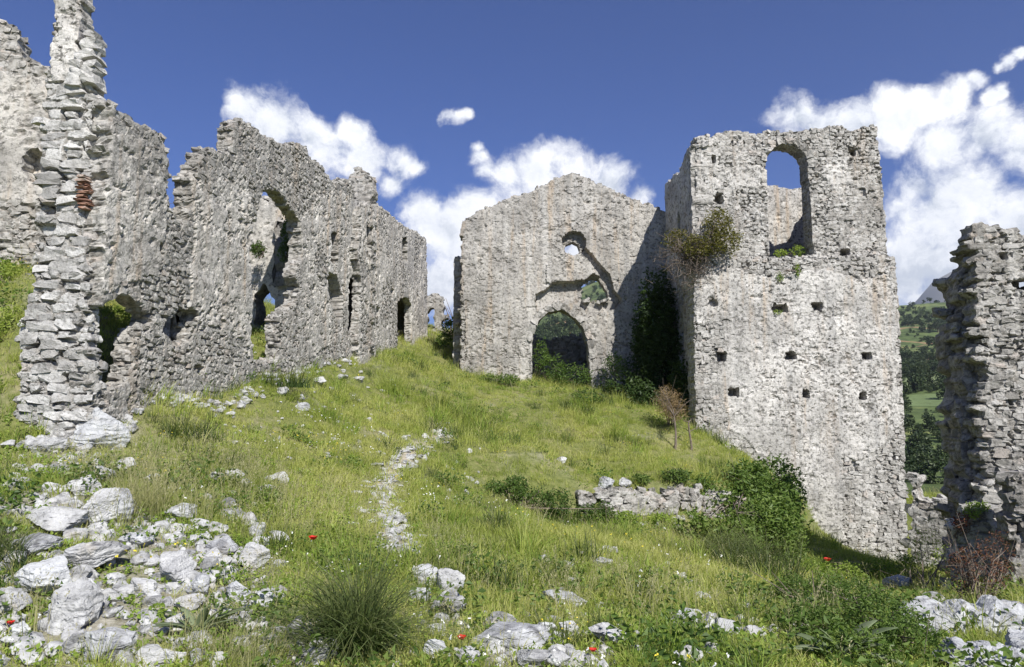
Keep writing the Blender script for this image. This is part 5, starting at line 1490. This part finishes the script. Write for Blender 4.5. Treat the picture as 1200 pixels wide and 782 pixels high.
RK = [  # px, py (foot), width px, height px, material, label
 (118,566,30,22,'rock_grey','small grey wedge-shaped rock at the very top of the left rock pile'),
 (97,582,36,24,'rock','pale rock with a flat top just below the top wedge of the left pile'),
 (113,614,46,42,'rock','blocky white rock in the middle of the left rock pile'),
 (142,612,26,40,'rock_grey','dark-edged narrow rock on the right flank of the left pile'),
 (58,624,84,26,'rock','long flat slab with deep shadow under its right end, left pile'),
 (96,672,78,34,'rock','big flat white slab with a dark undercut front edge in the left pile'),
 (36,650,56,24,'rock_grey','grey slab wedged under the long flat slab'),
 (156,642,38,18,'rock_grey','thin flat grey stone to the right of the left pile'),
 (45,700,66,52,'rock_grey','large grey boulder sloping below the big flat white slab'),
 (86,740,54,56,'rock','tall rounded white boulder standing near the bottom left'),
 (6,728,34,34,'rock','white boulder half cut by the left edge of the photo'),
 (20,752,26,22,'rock_grey','grey stone under the poppy at the bottom left'),
 (164,704,34,22,'rock','clean white angular stone with a dark left side in the gravel'),
 (128,706,24,15,'rock','small white oval stone left of the clean angular one'),
 (124,778,50,34,'rock_grey','cracked grey block at the bottom edge, right of the tall white boulder'),
 (90,768,40,30,'rock','pale rock leaning on the cracked grey block at the bottom'),
 (168,786,44,28,'rock','rounded white rock on the bottom edge near the felted leaves'),
 (200,784,26,20,'rock','smaller white rock touching the felted leaves at the bottom edge'),
 (200,686,50,36,'rock','speckled dome-shaped boulder in the middle of the gravel'),
 (232,696,28,28,'rock_grey','grey stone leaning against the speckled dome boulder'),
 (256,654,42,24,'rock_grey','smooth grey wedge beside the layered white rock'),
 (291,668,36,30,'rock','white rock with dark layered base at the right end of the rubble'),
 (234,624,28,20,'rock','white stone at the rear of the rubble, above the grey wedge'),
 (252,628,24,16,'rock','pale small stone next to the rear white one'),
 (208,612,34,20,'rock_grey','low grey stone half hidden in tall pale grass'),
 (270,610,28,18,'rock_grey','grey stone farthest right at the rear of the rubble'),
 (219,718,32,22,'rock','round white stone just above the felted leaves'),
 (206,738,30,20,'rock','white stone left of the felted leaves'),
 (276,706,38,24,'rock_grey','grey mottled rock half buried in grass right of the rubble'),
 (309,716,28,22,'rock_grey','grey rock at the end of the half buried pair'),
 (495,686,30,24,'rock_grey','triangular grey rock behind the bright white stone'),
 (526,700,36,28,'rock','brightest white knobbly stone at bottom centre'),
 (524,724,40,28,'rock','yellowish white stone under the brightest knobbly one'),
 (492,708,24,16,'rock_grey','small grey stone left of the white knobbly pair'),
 (586,742,42,20,'rock','pale pitted rock behind the big grey lens-shaped slab'),
 (597,764,82,26,'rock_grey','big grey lens-shaped slab at the bottom centre'),
 (663,714,48,16,'rock_grey','flat grey rock sunk in grass right of the centre slab'),
 (627,790,42,26,'rock','speckled rock on the bottom edge under the lens-shaped slab'),
 (655,788,30,22,'rock','dome-shaped rock on the bottom edge, right of the speckled one'),
 (512,778,32,22,'rock_grey','grey rock on the bottom edge right of the big dark tussock'),
 (352,752,38,28,'rock','white rock at the left side of the big dark tussock'),
 (372,782,50,30,'rock_grey','grey rock under the left blades of the big dark tussock'),
 (412,756,34,15,'rock','thin white stone lying inside the big dark tussock'),
 (548,784,34,20,'rock','pale stone on the bottom edge beside the centre poppy'),
 (715,758,42,22,'rock','white rock with blackish left side right of the lone poppy'),
 (708,664,22,11,'rock','flat pale stone alone in the middle of the meadow'),
 (717,648,18,10,'rock','small pale stone just behind the lone flat one'),
 (636,662,15,11,'rock','small white stone left in the meadow below the low shrub'),
 (710,576,22,18,'rock_grey','grey boulder sitting in the grass just above the terrace wall'),
 (732,576,14,13,'rock','small pale stone above the terrace wall, right of the grey boulder'),
 (659,544,13,9,'rock','tiny white stone on the upper grass above the terrace'),
 (852,750,32,24,'rock','white twisted rock in the scattered stones right of centre'),
 (885,750,24,15,'rock','pale flat stone to the right of the white twisted rock'),
 (806,734,24,18,'rock_grey','grey stone left of the white twisted rock'),
 (824,708,24,13,'rock','pale stone behind the scattered stones right of centre'),
 (877,722,20,14,'rock','white stone above the pale flat one, near the low bush'),
 (810,782,28,20,'rock','white stone at the bottom edge below the scattered group'),
 (834,772,22,16,'rock_grey','grey stone at the bottom below the white twisted rock'),
 (640,748,22,16,'rock_grey','small grey stone behind the dome-shaped rock'),
 (666,750,24,20,'rock','small upright white stone right of the centre slab'),
 (1056,692,34,16,'rock','flat pale rock lying in the grass below the tower corner'),
 (1098,718,42,24,'rock','rounded white rock above the outcrop at the right'),
 (108,526,50,50,'rock_grey','tall grey boulder leaning on the foot of the stone pier'),
 (136,528,26,34,'rock_grey','smaller grey boulder beside the leaning one at the pier foot'),
 (60,532,40,22,'rock','white stone lying at the front foot of the stone pier'),
 (373,451,15,10,'rock','white stone on the upper slope under the left wall'),
 (330,464,15,11,'rock','white stone nearest the wall foot on the upper slope'),
 (400,446,13,9,'rock','small stone highest on the upper slope'),
 (420,448,13,9,'rock','small stone highest on the upper slope, nearer the path'),
 (355,481,19,11,'rock_grey','low grey cluster stone in the middle of the upper slope'),
]
rng = np.random.RandomState(77)
for i, (px, py, w, h, mt, lb) in enumerate(RK):
    g = ground_px(px, py); Y = g.y
    if py > 775: Y = max(Y, 4.6)
    sx = w / F * Y / 2 * 1.12; sz = h / F * Y / 2 * 1.15
    v, f = rock_verts(500 + i, 5 if w > 30 else 4, nplanes=rng.randint(12, 22), rough=.16, fine=.07)
    v = v / np.abs(v).max(0)
    a = rng.uniform(-.5, .5); c_, s_ = cos(a), sin(a)
    v = v * np.array([sx, sx * rng.uniform(.65, .95), sz]); v = v @ np.array([[c_, s_, 0], [-s_, c_, 0], [0, 0, 1]])
    tl = rng.normal(0, .12); v = v @ np.array([[cos(tl), 0, sin(tl)], [0, 1, 0], [-sin(tl), 0, cos(tl)]])
    me = mesh_np('rock', v, tris=f)
    o = link('rock', me, M[mt]); o.location = (g.x, g.y + sx * .3, g.z + sz * (.85 if px > 430 and py > 690 else .65))
    tag(o, lb, 'rock', None, 'thing')
# jagged outcrop at the right
def outcrop(label, px, py, w, h, seed, depth=.5, mt='rock_grey'):
    g = ground_px(px, py); Y = g.y; sx = w / F * Y / 2; sz = h / F * Y / 2
    root = empty('rock_outcrop', g, label, 'rock outcrop'); rng = np.random.RandomState(seed)
    n = max(4, int(w / 14))
    for k in range(n):
        v, f = rock_verts(seed * 31 + k, 5, nplanes=9, rough=.12, fine=.09); v = v / np.abs(v).max(0)
        cx = (k + .5) / n * 2 - 1
        s = np.array([sx / n * rng.uniform(1.4, 2.3), depth * rng.uniform(.4, .6), sz * rng.uniform(.75, 1.1)])
        s[0] = max(s[0], s[2] * 1.5); v = v * s
        x = g.x + cx * sx; y = g.y + rng.uniform(0, .3); 
        z = gz(x, y) + sz * .5
        o = link('ledge', mesh_np('ledge', v, tris=f), M[mt], root); o.matrix_basis = Matrix.Translation((x, y, z)) @ Matrix.Rotation(rng.normal() * .1, 4, 'Y')
outcrop('jagged white limestone outcrop across the lower right corner', 1160, 752, 150, 62, 71, .55, 'rock_grey')
outcrop('dark cracked rock ledge along the bottom right edge', 1190, 792, 110, 44, 72, .4)

# small stones on the slope: the same few shapes, each stone its own object
small = []
for k in range(12):
    v, f = rock_verts(900 + k, 3, nplanes=12, rough=.12); v = v / np.abs(v).max(0)
    me = mesh_np('small_stone', v, tris=f); me.materials.append(M['rock']); small.append(me)
rng = np.random.RandomState(88)
areas = [('small white stones scattered on the upper slope', 'small white stone scattered in the grass of the upper slope below the left wall', (250, 475, 435, 540), 90, (3, 9)),
         ('small white stones along the edge of the left rubble', 'small white stone in the gravelly rubble at the lower left', (10, 330, 535, 785), 170, (10, 34)),
         ('small stones in the lower right meadow', 'small pale stone half hidden in the lower right grass', (640, 930, 650, 785), 60, (7, 20)),
         ('small stones near the bottom centre', 'small pale stone by the bottom centre rocks', (430, 760, 700, 790), 56, (8, 24))]
for grp, lb, (x0, x1, y0, y1), n, (s0, s1) in areas:
    for _ in range(n):
        px, py = rng.uniform(x0, x1), y0 + (y1 - y0) * rng.rand() ** .8
        if grp.startswith('small white stones scattered') and py < 430 + 140 * (475 - px) / 225 * .45: py += 20
        g = ground_px(px, py); w = rng.uniform(s0, s1) * (rng.rand() ** .5 * .6 + .5) / F * g.y / 2
        o = bpy.data.objects.new('stone', small[rng.randint(12)]); COL.objects.link(o)
        o.location = (g.x, g.y, g.z + w * .3); o.scale = (w, w * rng.uniform(.6, 1), w * rng.uniform(.4, .75)); o.rotation_euler = (rng.normal() * .2, rng.normal() * .2, rng.rand() * 6.28)
        tag(o, lb, 'stone', grp, 'thing')
# path stones: pieces of the path
_c = []
for a, c in zip(PATH[:-1], PATH[1:]):
    for t in np.arange(0, 1, .2): _c.append(np.array((a + (c - a) * t)[:2]))
_V = []; _Q = []
for k in range(len(_c) - 1):
    tn_ = _c[k + 1] - _c[k]; tn_ = tn_ / (np.linalg.norm(tn_) + 1e-9); nn_ = np.array([tn_[1], -tn_[0]])
    for w_ in (-.17, -.06, .06, .17):
        q_ = _c[k] + nn_ * w_ * (1 + .5 * sin(k * 1.7)); _V.append((q_[0], q_[1], gz(q_[0], q_[1]) + (.006 if abs(w_) < .1 else -.012)))
for k in range(len(_c) - 2):
    for j_ in range(3): _Q.append([k * 4 + j_, k * 4 + j_ + 1, k * 4 + j_ + 5, k * 4 + j_ + 4])
M['earth'] = plain_material('trodden_earth', (0.22, 0.19, 0.13), (0.44, 0.40, 0.32), 12)
proot = link('footpath', mesh_np('footpath', _V, quads=_Q), M['earth']); proot['kind'] = 'structure'; proot['label'] = 'narrow trodden stony path fading out in the middle of the grassy slope'
pl_ = []
for a, c in zip(PATH[:-1], PATH[1:]):
    L = (c - a).length
    for t in np.arange(0, L, .05): pl_.append(a + (c - a) * (t / L))
rng = np.random.RandomState(90)
for k in range(280):
    p = pl_[min(len(pl_) - 1, int(rng.rand() ** 1.6 * len(pl_) * .85))]
    x, y = p.x + rng.normal(0, .15), p.y + rng.normal(0, .12)
    w = rng.uniform(.03, .12)
    o = bpy.data.objects.new('stone', small[rng.randint(12)]); COL.objects.link(o); o.parent = proot
    o.location = (x, y, gz(x, y) + .012); o.scale = (w, w * rng.uniform(.5, .9), w * .3); o.rotation_euler = (rng.normal() * .1, rng.normal() * .1, rng.rand() * 6.28)
# gravel and rubble crumbs
gv = [(mesh_np('crumb', rock_verts(950 + k, 2, nplanes=9, rough=.1)[0], tris=ico(2)[1]), M['rock']) for k in range(6)]
P = np.concatenate([sample_points(15000, 3.4, 11, 91, lambda x, y: sstep(.25, .8, np.clip(rubble_mask(x, y) + 0.5 * fbm(x * 1.7, y * 1.7, 0, 3, 21), 0, 1)) * .85),
                    sample_points(18000, 6, 24, 92, lambda x, y: sstep(.30, .05, path_dist(x, y) + .1 * fbm(x * 3, y * 3, 0, 2, 5))),
                    sample_points(6000, 8, 20, 93, lambda x, y: .5 * sstep(.1, .5, fbm(x * .8, y * .8, 0, 3, 94)) * (x < 0))])
rng = np.random.RandomState(95); n = len(P)
scatter('gravel', P + np.array([0, 0, .02]), rng.rand(n, 3) * 6.28, .012 + .065 * rng.rand(n) ** 2.5, rng.randint(0, 6, n), gv, 'white limestone gravel and crumbs between the rocks and on the path')
# fallen stones at the wall feet
def talus(label, pts, n, spread, smin, smax, seed):
    root = empty('fallen_stones', pts[0], label, 'rubble pile'); rng = np.random.RandomState(seed)
    for _ in range(n):
        k = rng.randint(len(pts) - 1); t = rng.rand(); x = pts[k][0] * (1 - t) + pts[k + 1][0] * t + abs(rng.normal(0, spread)); y = pts[k][1] * (1 - t) + pts[k + 1][1] * t - rng.normal(0, spread) * .6
        w = rng.uniform(smin, smax) / 2
        o = link('stone', small[rng.randint(12)], None, root); o.matrix_basis = Matrix.Translation((x, y, gz(x, y) + w * .35)) @ Matrix.Rotation(rng.rand() * 6.28, 4, 'Z') @ Matrix.Rotation(rng.normal() * .3, 4, 'X') @ Matrix.Diagonal((w, w * .8, w * .6, 1))
talus('line of fallen stones along the foot of the long left wall', [ground_px(175,468), ground_px(235,472), ground_px(290,455), ground_px(350,432), ground_px(400,420)], 120, .16, .06, .20, 5)
talus('fallen stones around the foot of the stone pier', [ground_px(15,520), ground_px(60,528), ground_px(110,505), ground_px(150,478)], 70, .14, .08, .24, 6)
talus('spilled stones below the terrace wall', [ground_px(690,612), ground_px(740,616), ground_px(800,612)], 40, .12, .08, .2, 7)

# ================================================================== FAR COUNTRY
def tree_mesh(seed, n=420):
    rng = np.random.RandomState(seed); P = []
    for _ in range(6):
        c = rng.normal(0, .35, 3) + [0, 0, .9]; d = rng.normal(size=(n // 6, 3)); d /= np.linalg.norm(d, axis=1)[:, None]
        P.append(c + d * rng.uniform(.3, .55) * rng.uniform(.6, 1, (n // 6, 1)))
    V, T, tn = leaf_arrays(np.concatenate(P), .22, seed, aspect=.8)
    v, q = tube_arrays([(np.array([[0, 0, -.2], [0, 0, .5], [.1, 0, .9]]), np.array([.06, .05, .02]))], 5)
    q3 = np.concatenate([q[:, [0, 1, 2]], q[:, [0, 2, 3]]])
    return mesh_np('far_tree', np.concatenate([V, v]), tris=np.concatenate([T, q3 + len(V)]), attrs={'tone': np.concatenate([tn, np.zeros(len(v))])})
M['wood'] = leaf_material('far_woodland', (0.020, 0.036, 0.012), (0.035, 0.058, 0.018), (0.065, 0.09, 0.028), trans=.15, patch=.3)
rng = np.random.RandomState(96)
n = 44000; d = np.exp(rng.uniform(np.log(105), np.log(1500), n)); az = rng.uniform(-.25, .78, n)
x = d * np.sin(az); y = d * np.cos(az)
f_ = fbm(x / 60, y / 60, 0, 4, 97)
dens = sstep(-.05, .30, f_) 
dens = np.where((d > 234) & (d < 307), np.where((d > 259) & (d < 275), 1.0, 0.04), np.maximum(dens, .12))
k = rng.rand(n) < dens * .75; x, y, d = x[k], y[k], d[k]
P = np.stack([x, y, ground_h(x, y)], 1); n = len(P)
scatter('far_woodland', P, np.stack([0 * x, 0 * x, rng.rand(n) * 6.28], 1), rng.uniform(.6, 1.9, n) ** 2 * np.interp(d, [70, 300, 1500], [.55, 1.0, 2.0]), rng.randint(0, 4, n), [(tree_mesh(970 + k), M['wood']) for k in range(4)], 'scrub and trees covering the distant hillsides')
def far_tree(px, py, d, hpx, label, seed):
    dr = pxdir(px, py); x = dr[0] / dr[1] * d; z = gz(x, d)
    root = empty('tree', (x, d, z), label, 'tree', None); H = hpx / F * d
    P = []; rng = np.random.RandomState(seed)
    for _ in range(14):
        c = np.array([x, d, z]) + rng.normal(0, .24, 3) * H * np.array([1.1, 1, .55]) + [0, 0, H * .6]
        dd = rng.normal(size=(160, 3)); dd /= np.linalg.norm(dd, axis=1)[:, None]; P.append(c + dd * H * .22 * rng.uniform(.5, 1, (160, 1)))
    V, T, tn = leaf_arrays(np.concatenate(P), H * .06, seed, aspect=.8); link('crown', mesh_np('crown', V, tris=T, attrs={'tone': tn}), M['wood'], root)
    v, q = tube_arrays([(np.array([[x, d, z - .3], [x, d, z + H * .3], [x + .1, d, z + H * .7]]), np.array([.05, .04, .015]) * H)], 6); link('trunk', mesh_np('trunk', v, quads=q), M['twig'], root)
far_tree(1078, 470, 268, 20, 'round dark tree at the edge of the far field, seen between tower and right wall', 1)
far_tree(1100, 400, 520, 16, 'dark tree on the distant hillside close to the right wall', 2)

# ================================================================== HAZE
hx0, hx1, hy0, hy1 = gx.min() - 20, gx.max() + 20, gy.min() - 20, gy.max() + 20
hz0, hz1 = float(GZ.min()) - 1.0, float(GZ.max()) + 12.0
vs = [(x, y, z) for z in (hz0, hz1) for y in (hy0, hy1) for x in (hx0, hx1)]
me = mesh_np('haze', vs, quads=[[0, 2, 3, 1], [4, 5, 7, 6], [0, 1, 5, 4], [2, 6, 7, 3], [0, 4, 6, 2], [1, 3, 7, 5]])
hm = bpy.data.materials.new('thin_air'); hm.use_nodes = True; hn_ = hm.node_tree; hn_.nodes.clear()
pv = hn_.nodes.new('ShaderNodeVolumePrincipled'); pv.inputs['Density'].default_value = 0.00011; pv.inputs['Color'].default_value = (0.78, 0.86, 1.0, 1); pv.inputs['Anisotropy'].default_value = 0.2
ho = hn_.nodes.new('ShaderNodeOutputMaterial'); hn_.links.new(pv.outputs[0], ho.inputs['Volume'])
hz = link('haze', me, hm); tag(hz, 'thin bluish air between the ruins and the far hills', None, None, 'stuff')
